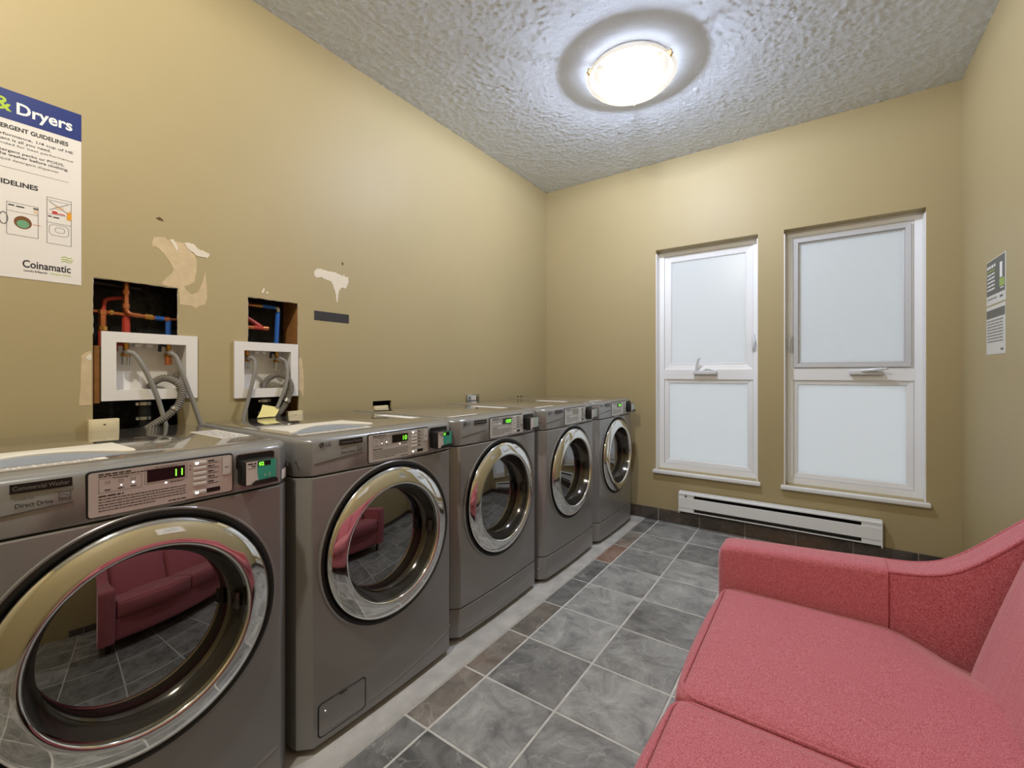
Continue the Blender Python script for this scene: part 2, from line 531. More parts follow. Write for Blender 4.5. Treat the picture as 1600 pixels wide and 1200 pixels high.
# pale grout bed under the tiles, slightly recessed, and the concrete pad of the machines
mat('grout', (208, 206, 200), 0.9, noise=(12, 0.12, 4))
gr = MB().box(XG[0], XR, YF, YB, -0.0039, -0.0022)
tag(gr.build('grout_bed', 'grout', floor, smooth=0), kind='structure')
cp = MB().box(XL, XG[0] - 0.004, YF, YB, -0.0039, -0.0005)
tag(cp.build('concrete_pad', 'concrete', floor, smooth=0), kind='structure')
ed = MB().box(XG[0] - 0.004, XG[0] + 0.002, YF, YB - 0.01, -0.0039, 0.0012)
tag(ed.build('trim_1', 'edge_metal', smooth=0), 'bright metal edge strip between concrete and slate tiles', 'trim', kind='structure')

# ceiling: stippled relief as geometry
def make_ceiling():
    st = 0.0095
    nx = int((XR - XL) / st); ny = int((YB - 0.6) / st)
    rc = random.Random(11)
    vs = []; fs = []
    H = [[max(0.0, rc.gauss(0.0, 1.0)) * 0.0019 for _ in range(ny + 1)] for _ in range(nx + 1)]
    for i in range(nx + 1):
        for j in range(ny + 1):
            h = H[i][j] * 0.6 + 0.1 * (H[max(i - 1, 0)][j] + H[min(i + 1, nx)][j] + H[i][max(j - 1, 0)] + H[i][min(j + 1, ny)])
            dx = rc.uniform(-.3, .3) * st if 0 < i < nx else 0
            dy = rc.uniform(-.3, .3) * st if 0 < j < ny else 0
            vs.append((XL + (XR - XL) * i / nx + dx, 0.6 + (YB - 0.6) * j / ny + dy, ZC - h))
    for i in range(nx):
        for j in range(ny):
            a = i * (ny + 1) + j
            fs.append((a, a + 1, a + ny + 2, a + ny + 1))
    mb = MB().add(vs, fs)
    mb.add([(XL, YF, ZC), (XL, 0.6, ZC), (XR, 0.6, ZC), (XR, YF, ZC)], [(0, 1, 2, 3)])
    mb.box(XL - 0.15, XR + 0.15, YF - 0.15, YB + 0.2, ZC + 0.004, ZC + 0.10)
    tag(mb.build('ceiling', 'ceiling_popcorn', smooth=60, fix=False), 'white stippled popcorn ceiling', 'ceiling', kind='structure')
make_ceiling()

# left wall: thin board with the two cut-outs and the small socket hole, black cavity behind
T = 0.013
HOLES = [(0.423, 0.680, 0.90, 1.538), (0.945, 1.183, 0.90, 1.542), (1.628, 1.763, 0.955, 1.028)]
CUTS = HOLES + [(0.480, 0.712, 1.120, 1.318), (0.918, 1.146, 1.110, 1.306)]     # the outlet boxes sit in wider cuts
wl = MB()
ys = sorted(set([YF - 0.12, YB + 0.16] + [v for h in CUTS for v in h[:2]]))
zs_ = sorted(set([-0.05, ZC + 0.02] + [v for h in CUTS for v in h[2:]]))
for a, b in zip(ys[:-1], ys[1:]):
    run = None
    for c, d in zip(zs_[:-1], zs_[1:]):
        cut = any(h[0] <= a + 1e-6 and h[1] >= b - 1e-6 and h[2] <= c + 1e-6 and h[3] >= d - 1e-6 for h in CUTS)
        if cut:
            if run: wl.box(XL - T, XL, a, b, *run)
            run = None
        else:
            run = (run[0] if run else c, d)
    if run: wl.box(XL - T, XL, a, b, *run)
wall_left = tag(wl.build('wall_left', 'wall_paint', smooth=0), 'beige painted wall behind the washing machines', 'wall', kind='structure')
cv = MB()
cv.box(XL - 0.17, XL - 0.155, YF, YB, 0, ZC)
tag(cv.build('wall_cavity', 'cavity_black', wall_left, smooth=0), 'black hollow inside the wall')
# broken gypsum edge of the cut-outs
for (a, b, z0, z1) in HOLES[:2]:
    mb = MB()
    for (p, q) in (((a, z1), (b, z1)), ((b, z1), (b, 1.335)), ((a, 1.335), (a, z1))):
        n = 14; path = []
        for i in range(n + 1):
            t = i / n
            path.append((XL - 0.0035, p[0] + (q[0] - p[0]) * t + random.uniform(-.001, .001), p[1] + (q[1] - p[1]) * t + random.uniform(-.001, .001)))
        mb.tube(path, [random.uniform(.0016, .0038) for _ in path], 5)
    mb.build('broken_edge', 'plaster_core', wall_left)

# window wall with two openings
OP = [(-1.105, -0.374), (-0.214, 0.518)]
OZ0, OZ1 = 0.412, 2.196
wb = MB()
xs = [XL - 0.2, OP[0][0], OP[0][1], OP[1][0], OP[1][1], XR + 0.15]
for i, (a, b) in enumerate(zip(xs[:-1], xs[1:])):
    if i % 2 == 0:
        wb.box(a, b, YB, YB + 0.16, -0.05, ZC + 0.02)
    else:
        wb.box(a, b, YB, YB + 0.16, -0.05, OZ0); wb.box(a, b, YB, YB + 0.16, OZ1, ZC + 0.02)
wall_back = tag(wb.build('wall_back', 'wall_paint', smooth=0), 'beige painted wall with the two windows', 'wall', kind='structure')
tag(MB().box(XR, XR + 0.12, YF - 0.12, YB, -0.05, ZC + 0.02).build('wall_right', 'wall_paint', smooth=0), 'beige painted wall behind the red sofa', 'wall', kind='structure')
tag(MB().box(XL - 0.2, XR + 0.12, YF - 0.12, YF, -0.05, ZC + 0.02).build('wall_front', 'wall_paint', smooth=0), 'beige wall opposite the windows', 'wall', kind='structure')

# slate skirting
bb = tag(MB().box(-1.40, XR, YB - 0.003, YB - 0.0005, 0.0, 0.094).build('baseboard_back', 'grout', smooth=0), 'dark slate tile skirting under the windows', 'baseboard', kind='structure')
x = -1.083 - TS
while x < XR - 0.01:
    x1 = min(x + TS, XR)
    mb = MB().rbox(x + 0.0025, x1 - 0.0025, YB - 0.012, YB - 0.001, 0.002, 0.097, 0.002, 1)
    mb.build('base_tile', 'slate_base', bb, smooth=0)
    x = x1
br_ = tag(MB().box(XR - 0.003, XR - 0.0005, 0.0, YB - 0.013, 0.0, 0.094).build('baseboard_right', 'grout', smooth=0), 'dark slate tile skirting behind the sofa', 'baseboard', kind='structure')
y = YB - 0.013
while y > 0.05:
    y0 = max(y - TS, 0.0)
    MB().rbox(XR - 0.012, XR - 0.001, y0 + 0.0025, y - 0.0025, 0.002, 0.097, 0.002, 1).build('base_tile', 'slate_base', br_, smooth=0)
    y = y0

# ------------------------------------------------------------------ windows
def ring(mb, x0, x1, z0, z1, w, ya, yb, bev=0.0):
    """mitred picture-frame ring of width w between ya (front) and yb"""
    o = [(x0, z0), (x1, z0), (x1, z1), (x0, z1)]
    ww = w if isinstance(w, (list, tuple)) else [w] * 4      # bottom, right, top, left
    i = [(x0 + ww[3], z0 + ww[0]), (x1 - ww[1], z0 + ww[0]), (x1 - ww[1], z1 - ww[2]), (x0 + ww[3], z1 - ww[2])]
    vs = [(p[0], ya + 0, p[1]) for p in o] + [(p[0], ya + bev, p[1]) for p in i] + [(p[0], yb, p[1]) for p in o] + [(p[0], yb, p[1]) for p in i]
    fs = []
    for k in range(4):
        j = (k + 1) % 4
        fs += [(k, j, 4 + j, 4 + k), (4 + k, 4 + j, 12 + j, 12 + k), (8 + k, 12 + k, 12 + j, 8 + j), (k, 8 + k, 8 + j, j)]
    mb.add(vs, fs)

def window(n, x0, x1, label, screen):
    z0, z1 = OZ0, OZ1
    YW = YB + 0.085
    w = MB(); ring(w, x0, x1, z0, z1, 0.042, YW, YW + 0.06, 0.006)
    w.box(x0 + 0.04, x1 - 0.04, YW + 0.004, YW + 0.055, 1.145, 1.222)
    win = tag(w.build('window_%d' % n, 'vinyl_white', smooth=0), label, 'window', kind='structure')
    # lining boards of the reveal
    MB().box(x0, x0 + 0.006, YB + 0.001, YW, z0, z1 - 0.03).build('jamb_lining', 'white_paint', win, smooth=0)
    MB().box(x1 - 0.006, x1, YB + 0.001, YW, z0, z1 - 0.03).build('jamb_lining', 'white_paint', win, smooth=0)
    # upper opening sash, lower fixed sash
    up = MB(); ring(up, x0 + 0.044, x1 - 0.044, 1.222, z1 - 0.044, 0.046, YW + 0.012, YW + 0.05, 0.010)
    su = up.build('upper_sash', 'vinyl_white', win, smooth=0)
    lo = MB(); ring(lo, x0 + 0.044, x1 - 0.044, z0 + 0.044, 1.145, 0.030, YW + 0.012, YW + 0.05, 0.006)
    sl = lo.build('lower_sash', 'vinyl_white', win, smooth=0)
    ua = (x0 + 0.090, x1 - 0.090, 1.268, z1 - 0.090); la = (x0 + 0.074, x1 - 0.074, z0 + 0.074, 1.115)
    for (a, b, c, d), s, bw in ((ua, su, 0.006), (la, sl, 0.006)):
        g = MB(); ring(g, a - 0.002, b + 0.002, c - 0.002, d + 0.002, bw, YW + 0.018, YW + 0.04, 0.004)
        g.build('glazing_bead', 'vinyl_white', s, smooth=0)
        MB().box(a + 0.001, b - 0.001, YW + 0.031, YW + 0.035, c + 0.001, d - 0.001).build('glass_pane', 'frosted_glass', s, smooth=0)
    sill = MB().rbox(x0 - 0.018, x1 + 0.018, YB - 0.032, YW + 0.004, z0 - 0.027, z0 - 0.001, 0.004, 2)
    sill.build('window_sill', 'white_paint', win)
    if screen:
        f = MB(); ring(f, ua[0] - 0.036, ua[1] + 0.032, ua[2] - 0.034, ua[3] + 0.032, 0.026, YW - 0.004, YW + 0.012, 0.003)
        fs_ = f.build('insect_screen', 'screen_frame', win, smooth=0)
        MB().box(ua[0] - 0.012, ua[1] + 0.008, YW + 0.003, YW + 0.0035, ua[2] - 0.01, ua[3] + 0.008).build('screen_mesh', 'insect_mesh', fs_, smooth=0)
    return win, YW

w1, YW = window(1, *OP[0], 'narrow frosted vinyl window nearest the washers, handle folded up', False)
w2, YW = window(2, *OP[1], 'frosted vinyl window with insect screen beside the right wall', True)
def crank(win, x, z, folded_up):
    b = MB().rbox(x - 0.085, x + 0.085, YW - 0.030, YW + 0.004, z - 0.022, z + 0.008, 0.006, 2)
    c = b.build('crank_handle', 'vinyl_handle', win)
    a = MB()
    if folded_up:
        a.tube(spline([(x - 0.062, YW - 0.022, z + 0.0), (x - 0.058, YW - 0.026, z + 0.05), (x - 0.045, YW - 0.03, z + 0.10)], 4), [0.010] * 4 + [0.008] * 5, 8)
        a.tube([(x - 0.050, YW - 0.032, z + 0.098), (x - 0.030, YW - 0.034, z + 0.104)], 0.007, 8)
        a.tube(spline([(x - 0.01, YW - 0.02, z + 0.006), (x + 0.02, YW - 0.024, z + 0.020), (x + 0.07, YW - 0.02, z + 0.006)], 4), 0.008, 8)
    else:
        a.tube(spline([(x - 0.02, YW - 0.028, z + 0.004), (x + 0.04, YW - 0.05, z + 0.010), (x + 0.085, YW - 0.06, z + 0.014)], 4), 0.010, 8)
        a.tube([(x + 0.085, YW - 0.055, z + 0.014), (x + 0.105, YW - 0.078, z + 0.016)], 0.008, 8)
    a.build('crank_arm', 'vinyl_handle', c)
crank(w1, -0.745, 1.205, True)
crank(w2, 0.235, 1.205, False)
def latch(win, x, z, sg):
    p = MB().rbox(x - 0.009, x + 0.009, YW - 0.008, YW + 0.002, z - 0.062, z + 0.062, 0.003, 2).build('sash_lock', 'vinyl_handle', win)
    MB().tube(spline([(x, YW - 0.006, z + 0.045), (x + sg * 0.010, YW - 0.026, z + 0.02), (x + sg * 0.010, YW - 0.028, z - 0.02), (x, YW - 0.008, z - 0.048)], 5), 0.006, 8).build('lock_lever', 'vinyl_handle', p)
latch(w1, OP[0][1] - 0.040, 1.42, 1)
latch(w2, OP[1][0] + 0.040, 1.40, -1)

# ------------------------------------------------------------------ baseboard heater
def heater():
    x0, x1, z0, z1, yf = -0.912, 0.312, 0.104, 0.272, YB - 0.062
    h = thing('baseboard_heater', ((x0 + x1) / 2, YB - 0.03, z0), 'long white electric baseboard heater under the windows', 'heater')
    MB().box(x0, x1, YB - 0.016, YB - 0.0125, z0, z1).build('back_plate', 'heater_white', h, smooth=0)
    tp = MB()
    prof = [(YB - 0.013, z1), (yf + 0.006, z1 - 0.004), (yf, z1 - 0.012), (yf, z1 - 0.020), (yf + 0.004, z1 - 0.020), (YB - 0.018, z1 - 0.006)]
    tp.prism(prof, lambda a, b, hh: (hh, a, b), x0, x1)
    tp.build('top_hood', 'heater_white', h, smooth=0)
    MB().rbox(x0 + 0.004, x1 - 0.004, yf, yf + 0.006, 0.150, 0.229, 0.0015, 1).build('front_panel', 'heater_white', h, smooth=0)
    MB().prism([(yf, z0 + 0.016), (yf, z0 + 0.022), (YB - 0.016, z0 + 0.012), (YB - 0.016, z0)], lambda a, b, hh: (hh, a, b), x0, x1).build('bottom_lip', 'heater_white', h, smooth=0)
    for xa, xb in ((x0, x0 + 0.006), (x1 - 0.006, x1)):
        MB().rbox(xa, xb, yf - 0.001, YB - 0.0125, z0, z1 - 0.001, 0.002, 1).build('end_cap', 'heater_white', h, smooth=0)
    for xa, xb in ((x0 + 0.006, x0 + 0.112), (x1 - 0.104, x1 - 0.006)):
        MB().box(xa, xb, yf + 0.003, YB - 0.018, z0 + 0.022, z1 - 0.020).build('wiring_box', 'heater_white', h, smooth=0)
    MB().box(x0 + 0.112, x1 - 0.104, YB - 0.020, YB - 0.017, z0 + 0.015, z1 - 0.012).build('reflector', 'heater_dark', h, smooth=0)
    fn = MB()
    n = 100
    for i in range(n):
        xx = x0 + 0.118 + (x1 - x0 - 0.23) * i / n
        fn.box(xx, xx + 0.0022, yf + 0.010, YB - 0.022, 0.135, 0.200)
    tag(fn.build('heating_fins', 'heater_fin', h, smooth=0), 'close row of thin metal fins', kind='stuff')
    k = MB(); k.lathe([(0.0, 0.003), (0.009, 0.003), (0.009, 0.0), (0.0, 0.0)], lambda a, b, c: (x0 + 0.055 + a, yf + 0.003 - c, 0.240 + b), 16)
    s = k.build('maker_mark', 'ink_grey', h)
    MB().box(x0 + 0.075, x0 + 0.108, yf + 0.0018, yf + 0.003, 0.231, 0.249).build('rating_label', 'paper', h, smooth=0)
heater()

# ------------------------------------------------------------------ ceiling lights
def ceiling_light(x, y, which, label, rot=0):
    z = ZC - 0.006
    t = thing('ceiling_light', (x, y, z), label, 'lamp', 'round ceiling lights')
    prof = [(0.0, -0.131), (0.06, -0.128), (0.12, -0.119), (0.17, -0.102), (0.21, -0.079), (0.238, -0.052), (0.2475, -0.038), (0.243, -0.035), (0.205, -0.068), (0.12, -0.108), (0.0, -0.122)]
    MB().lathe(prof, lambda a, b, h: (x + a, y + b, z + h), 64).build('glass_shade', 'lamp_glass_' + which, t, smooth=50)
    MB().lathe([(0.0, 0.0), (0.215, 0.0), (0.225, -0.0345), (0.216, -0.0345), (0.207, -0.004), (0.0, -0.004)], lambda a, b, h: (x + a, y + b, z + h), 48).build('base_plate', 'vinyl_white', t)
    MB().lathe([(0.0, -0.0045), (0.206, -0.0045), (0.214, -0.034), (0.212, -0.034), (0.203, -0.006), (0.0, -0.006)], lambda a, b, h: (x + a, y + b, z + h), 48).build('glare_liner', 'glare_liner_dark', t)  # dark liner added to soak up bulb light behind the glass
    ld = bpy.data.lights.new('bulb', 'POINT')
    ld.energy = LAMP_WATTS[which]; ld.color = LAMP_TINTS[which]; ld.shadow_soft_size = 0.04
    bulb = bpy.data.objects.new('bulb', ld); COL.objects.link(bulb); bulb.parent = t; bulb.location = (0, 0, -0.046)
    for k in range(3):
        a = math.radians(rot + 120 * k)
        c, s = math.cos(a), math.sin(a)
        m = MB()
        m.tube([(x + 0.12 * c, y + 0.12 * s, z - 0.022), (x + 0.250 * c, y + 0.250 * s, z - 0.030), (x + 0.2535 * c, y + 0.2535 * s, z - 0.046), (x + 0.240 * c, y + 0.240 * s, z - 0.060)], 0.006, 6)
        m.build('clip', 'lamp_clip', t)
ceiling_light(-0.878, 2.407, 'window', 'round frosted glass ceiling light between the washers and the windows', 105)
ceiling_light(-0.878, -0.10, 'near', 'round frosted glass ceiling light above the near end of the room', 40)

# ------------------------------------------------------------------ washing machines and dryers
DEP = 0.775          # cabinet depth
def plan(inset=0.0, front=0.0):
    """plan outline of the cabinet (along y, along x), front is +x, origin under the middle of the front face"""
    w = 0.343 - inset; f = 0.305 - inset * 0.6
    fx = -front
    pts = [(-w, -DEP + inset), (-w, -0.052), (-w + 0.004, -0.036), (-f - 0.006, -0.006 + fx)]
    for i in range(13):
        t = -1 + 2 * i / 12
        pts.append((f * t, 0.008 * (1 - t * t) + fx))
    pts += [(f + 0.006, -0.006 + fx), (w - 0.004, -0.036), (w, -0.052), (w, -DEP + inset)]
    return pts
def bow(u):
    t = max(-1, min(1, u / 0.305))
    return 0.008 * (1 - t * t)

def loft(mb, xf, yc, layers, opening=None):
    n = None; vs = []; fs = []
    for z, inset, front in layers:
        p = plan(inset, front); n = len(p)
        vs += [(xf + b, yc + a, z) for a, b in p]
    for k in range(len(layers) - 1):
        for i in range(n):
            j = (i + 1) % n
            if opening and k == 1 and 4 <= i < 16: continue
            fs.append((k * n + i, k * n + j, (k + 1) * n + j, (k + 1) * n + i))
    fs.append(list(range(n))[::-1]); fs.append([(len(layers) - 1) * n + i for i in range(n)])
    mb.add(vs, fs)
    if opening:
        # front sheet with a round hole for the door
        cz, r = opening
        z0, z1 = layers[1][0], layers[2][0]
        an = [2 * math.pi * i / 96 for i in range(96)] + [math.atan2(z - cz, u) % (2 * math.pi) for u in (-0.305, 0.305) for z in (z0, z1)]
        an = sorted(an)
        vs = []
        for a in an:
            c, q = math.cos(a), math.sin(a)
            k = min(0.305 / abs(c) if abs(c) > 1e-9 else 9, ((z1 - cz) / q if q > 1e-9 else ((z0 - cz) / q if q < -1e-9 else 9)))
            for rr in (r, r + (k - r) * 0.5, k):
                u = rr * c
                vs.append((xf + bow(u), yc + u, cz + rr * q))
        m = len(an); fs = []
        for i in range(m):
            j = (i + 1) % m
            fs += [(i * 3, i * 3 + 1, j * 3 + 1, j * 3), (i * 3 + 1, i * 3 + 2, j * 3 + 2, j * 3 + 1)]
        mb.add(vs, fs)

def machine(idx, xf, yc, washer, digits, label, reader):
    name = 'washing_machine' if washer else 'tumble_dryer'
    t = thing(name, (xf - DEP / 2, yc, 0.0), label, 'washing machine' if washer else 'dryer',
              'row of grey front loading laundry machines')
    def F(u, v, d):                      # a point on the bowed front face
        return (xf + bow(u) + d, yc + u, v)
    def FF(u, v, d):                     # flat front plane
        return (xf + 0.008 + d, yc + u, v)
    # cabinet
    core = MB().box(xf - DEP + 0.012, xf - 0.11, yc - 0.33, yc + 0.33, 0.03, 0.90)
    core.build('gap_shade_core', 'groove_black', t, smooth=0)  # unseen black core, added so the gaps between panels look shaded
    lo = 0.022 if washer else 0.150
    b = MB(); loft(b, xf, yc, [(lo, 0.003, 0.003), (lo + 0.004, 0, 0), (0.862, 0, 0), (0.866, 0.002, 0.002)], opening=(0.582, 0.274))
    b.build('cabinet', 'washer_grey', t, smooth=25)
    if not washer:
        k = MB(); loft(k, xf, yc, [(0.022, 0.003, 0.003), (0.026, 0, 0), (0.143, 0, 0), (0.147, 0.002, 0.002)])
        k.build('kick_panel', 'washer_grey', t, smooth=25)
    c = MB(); loft(c, xf, yc, [(0.871, 0.002, 0.002), (0.874, 0, 0), (0.972, 0, 0.002), (0.980, 0.002, 0.006), (0.985, 0.006, 0.014), (0.988, 0.012, 0.030), (0.989, 0.020, 0.060)])
    c.build('control_console', 'washer_grey', t, smooth=35)
    tp = MB().rbox(xf - DEP + 0.012, xf - 0.068, yc - 0.322, yc + 0.322, 0.984, 0.992, 0.0035, 2)
    tp.build('top_panel', 'washer_top', t)
    for sx in (-0.07, -DEP + 0.07):
        for sy in (-0.29, 0.29):
            MB().lathe([(0, 0), (0.022, 0), (0.022, 0.012), (0.012, 0.014), (0.012, 0.032), (0, 0.032)], lambda a, bb, h: (xf + sx + a, yc + sy + bb, h), 12).build('foot', 'rubber', t)
    # curved accent line low on the front
    cur = []
    for i in range(25):
        s = i / 24
        u = -0.298 + 0.596 * s
        cur.append(F(u, (0.038 if not washer else 0.048) + 0.062 * s ** 2.4 + 0.016 * (1 - s) ** 3, 0.0002))
    MB().tube(cur, 0.0016, 6).build('accent_line', 'washer_grey', t)
    # door: dark surround, chrome ring, smoked bowl, bulging glass
    dz = 0.582
    AX = lambda a, bb, h: (xf + 0.006 + h, yc + a, dz + bb)
    MB().lathe([(0.284, -0.004), (0.284, 0.003), (0.276, 0.005), (0.268, -0.002), (0.262, -0.004)], AX, 96).build('door_surround', 'groove_black', t)
    MB().lathe([(0.286, -0.006), (0.290, -0.006), (0.2905, 0.001), (0.288, 0.0035), (0.284, 0.003)], AX, 96).build('door_rim', 'washer_grey', t)
    ringm = MB().lathe([(0.262, -0.004), (0.267, 0.004), (0.266, 0.010), (0.262, 0.015), (0.254, 0.0195), (0.244, 0.0235), (0.232, 0.0275), (0.221, 0.0305), (0.213, 0.0320), (0.208, 0.0315), (0.205, 0.029), (0.203, 0.024), (0.202, 0.016)], AX, 128)
    dr = ringm.build('door_ring', 'chrome', t, smooth=60)
    MB().lathe([(0.203, 0.020), (0.200, 0.008), (0.196, -0.006), (0.190, -0.022), (0.182, -0.034), (0.174, -0.040)], AX, 96).build('door_bowl', 'bowl_smoke', dr, smooth=60)
    R = 0.95; gl = []
    for i in range(17):
        r = 0.180 * (1 - i / 16)
        gl.append((r, -0.036 + (math.sqrt(R * R - r * r) - math.sqrt(R * R - 0.180 ** 2))))
    MB().lathe(gl, AX, 96).build('door_glass', 'door_glass', dr, smooth=60)
    lt = MB().rbox(xf - 0.014, xf + 0.016, yc + 0.181, yc + 0.191, dz - 0.022, dz + 0.022, 0.003, 2)
    lt.build('door_catch', 'bowl_smoke', dr)
    # bevel screws on the console sides
    for sg in (-1, 1):
        MB().lathe([(0.0, 0.004), (0.004, 0.003), (0.006, 0.0)], lambda a, bb, h: (xf - 0.028 + a, yc + sg * (0.3425 + h * 0.6), 0.918 + bb), 12).build('screw', 'steel', t)
    if not washer:
        MB().lathe([(0.0, 0.004), (0.004, 0.003), (0.006, 0.0)], lambda a, bb, h: (xf - 0.034 + a, yc - 0.343 - h, 0.085 + bb), 12).build('screw', 'steel', t)
    # control panel
    P = MB(); P.prism(rrect(-0.106, 0.174, 0.880, 0.9755, 0.006), lambda a, bb, h: F(0, bb, h)[:1] + (yc + a, bb), -0.006, 0.0022)
    # keep the panel on the bow: it is thin sheet, so it is drawn flat at the front
    pan = P.build('control_panel', 'panel_silver', t, smooth=0)
    rim = MB(); rr = rrect(-0.107, 0.175, 0.879, 0.9765, 0.006)
    rim.tube([FF(a, bb, -0.0035) for a, bb in rr], 0.0034, 6, closed=True); rim.build('panel_edge', 'groove_black', pan)
    D = 0.0026
    MB().box(xf + 0.006, xf + 0.008 + 0.0030, yc - 0.006, yc + 0.068, 0.9375, 0.9665).build('display', 'display_black' if digits else 'lcd_grey', pan, smooth=0)
    if digits:
        dg = MB(); put_text(dg, digits, FF, 0.063, 0.943, 0.017, 'R', lift=0.0034)
        dg.build('display_digits', 'digit_green', pan, smooth=0)
    zs = (0.9655, 0.9525, 0.9395, 0.9265, 0.9135, 0.8925)
    for i, zz in enumerate(zs):
        MB().rbox(xf + 0.006, xf + 0.008 + 0.0050, yc + 0.086, yc + 0.114, zz - 0.0045, zz + 0.0045, 0.0015, 2).build('button', 'button_silver', pan)
    for (u, v, r) in ((-0.031, 0.9445, 0.0022), (-0.052, 0.942, 0.0014), (0.030, 0.9305, 0.0020)) if washer else ((-0.031, 0.9445, 0.0012),):
        MB().add([FF(u + r * math.cos(a * math.pi / 5), v + r * math.sin(a * math.pi / 5), D + 0.0004) for a in range(10)], [list(range(10))]).build('indicator_light', 'led_white', pan, smooth=0)
    if washer:
        for v0 in (0.963, 0.890):
            led = MB(); flat(led, FF, 0.089, 0.096, v0, v0 + 0.005, 0.0053); led.build('indicator_light', 'led_white', pan, smooth=0)
    pr = MB()
    outline(pr, FF, -0.090, -0.016, 0.9300, 0.9610, 0.0006, D)
    outline(pr, FF, -0.0105, 0.0725, 0.9330, 0.9710, 0.0005, D)
    put_text(pr, 'Processing', FF, -0.053, 0.9585, 0.0042, 'C', lift=D + .0002, bold=0.01)
    put_text(pr, 'Est. Time Remaining', FF, 0.031, 0.9680, 0.0036, 'C', lift=D + .0002)
    for u in (-0.075, -0.053, -0.031):
        dashes(pr, FF, u - 0.005, u + 0.006, 0.9345, 0.0022, D, 1.0)
        outline(pr, FF, u - 0.004, u + 0.004, 0.949, 0.9545, 0.0007, D)
    dashes(pr, FF, -0.090, -0.035, 0.9690, 0.0028, D, 1.0); dashes(pr, FF, -0.090, 0.020, 0.9648, 0.0020, D, 1.0)
    dashes(pr, FF, 0.038, 0.066, 0.9290, 0.0022, D, 1.0)
    dashes(pr, FF, -0.090, -0.048, 0.9215, 0.0030, D, 1.0)
    for i in range(5):
        dashes(pr, FF, -0.090, 0.070, 0.9155 - 0.0062 * i, 0.0018, D, 1.0 if i < 4 else 0.62)
    dashes(pr, FF, 0.035, 0.070, 0.8845, 0.0026, D, 1.0)
    for i, zz in enumerate(zs[:5]):
        dashes(pr, FF, 0.118, 0.132, zz + 0.0004, 0.0032, D, 1.0); dashes(pr, FF, 0.118, 0.142, zz - 0.0040, 0.0018, D, 1.0)
    for zz, sg in ((0.9625, 1), (0.9530, -1)):
        pr.add([FF(0.077, zz - 0.0015 * sg, D), FF(0.081, zz - 0.0015 * sg, D), FF(0.079, zz + 0.002 * sg, D)], [(0, 1, 2)])
    tag(pr.build('panel_print', 'ink_black', pan, smooth=0), kind='stuff')
    bk = MB(); flat(bk, FF, 0.1145, 0.145, 0.8875, 0.8985, D + 0.0004); bk.build('start_label', 'badge_black', pan, smooth=0)
    MB().box(xf + 0.006, xf + 0.008 + 0.0036, yc + 0.151, yc + 0.170, 0.926, 0.972).build('touch_pad', 'button_silver', pan, smooth=0)
    tpd = MB(); outline(tpd, FF, 0.150, 0.171, 0.925, 0.973, 0.0006, 0.0040); dashes(tpd, FF, 0.156, 0.166, 0.944, 0.003, 0.0040, 1.0)
    tpd.build('touch_pad_outline', 'ink_grey', pan, smooth=0)
    # maker's lettering on the left of the console
    lg = MB()
    lg.add([F(-0.277 + 0.0085 * math.cos(a * math.pi / 10), 0.9645 + 0.0085 * math.sin(a * math.pi / 10), 0.0008) for a in range(20)], [list(range(20))])
    put_text(lg, 'LG', F, -0.264, 0.959, 0.011, 'L', lift=0.0008, bold=0.02)
    logo = lg.build('maker_logo', 'emboss_dark', t, smooth=0)
    lm = MB()
    lm.tube([F(-0.277 + 0.0055 * math.cos(math.radians(a)), 0.9645 + 0.0055 * math.sin(math.radians(a)), 0.0012) for a in range(90, 391, 20)], 0.0007, 5)
    lm.box(xf + bow(-0.277) + 0.0008, xf + bow(-0.277) + 0.0016, yc - 0.2785, yc - 0.2772, 0.961, 0.968)
    lm.build('logo_line', 'washer_grey', logo)
    bd = MB()
    for i in range(7):
        ua, ub = -0.217 + 0.087 * i / 7, -0.217 + 0.087 * (i + 1) / 7
        bd.add([F(ua, 0.956, 0.001), F(ub, 0.956, 0.001), F(ub, 0.9745, 0.001), F(ua, 0.9745, 0.001)], [(0, 1, 2, 3)])
    bdo = bd.build('badge', 'badge_black', t, smooth=0)
    if washer:
        tx = MB(); put_text(tx, 'Commercial Washer', F, -0.1735, 0.9615, 0.0085, 'C', width=0.079, lift=0.0016, bold=0.01)
        tx.build('badge_lettering', 'badge_print', bdo, smooth=0)
        ty = MB()
        put_text(ty, 'INVERTER', F, -0.210, 0.9415, 0.0034, 'L', width=0.026, lift=0.0008)
        put_text(ty, 'Direct Drive', F, -0.210, 0.9270, 0.0085, 'L', width=0.052, lift=0.0008, bold=0.015)
        outline(ty, F, -0.150, -0.132, 0.9285, 0.9465, 0.0009, 0.0008)
        ty.tube(spline([F(-0.148, 0.939, 0.001), F(-0.143, 0.942, 0.001), F(-0.138, 0.938, 0.001), F(-0.134, 0.940, 0.001)], 4), 0.0006, 5)
        flat(ty, F, -0.149, -0.133, 0.9325, 0.9340, 0.0008)
        tag(ty.build('console_lettering', 'emboss_dark', t, smooth=0), kind='stuff')
    else:
        tx = MB(); dashes(tx, F, -0.211, -0.136, 0.963, 0.005, 0.0016, 1.0); tx.build('badge_lettering', 'badge_print', bdo, smooth=0)
    MB().tube(spline([F(-0.300, 0.907, 0.0004), F(-0.24, 0.914, 0.0004), F(-0.18, 0.919, 0.0004), F(-0.128, 0.9225, 0.0004)], 6), 0.0010, 6).build('console_groove', 'emboss_dark', t)
    # card reader: dark niche, black body, printed face, cradle lip
    N = MB(); N.prism(rrect(0.186, 0.286, 0.884, 0.970, 0.008), lambda a, bb, h: (xf + 0.0015 + h, yc + a, bb), -0.02, 0.0022)
    N.build('reader_niche', 'reader_black', t, smooth=0)
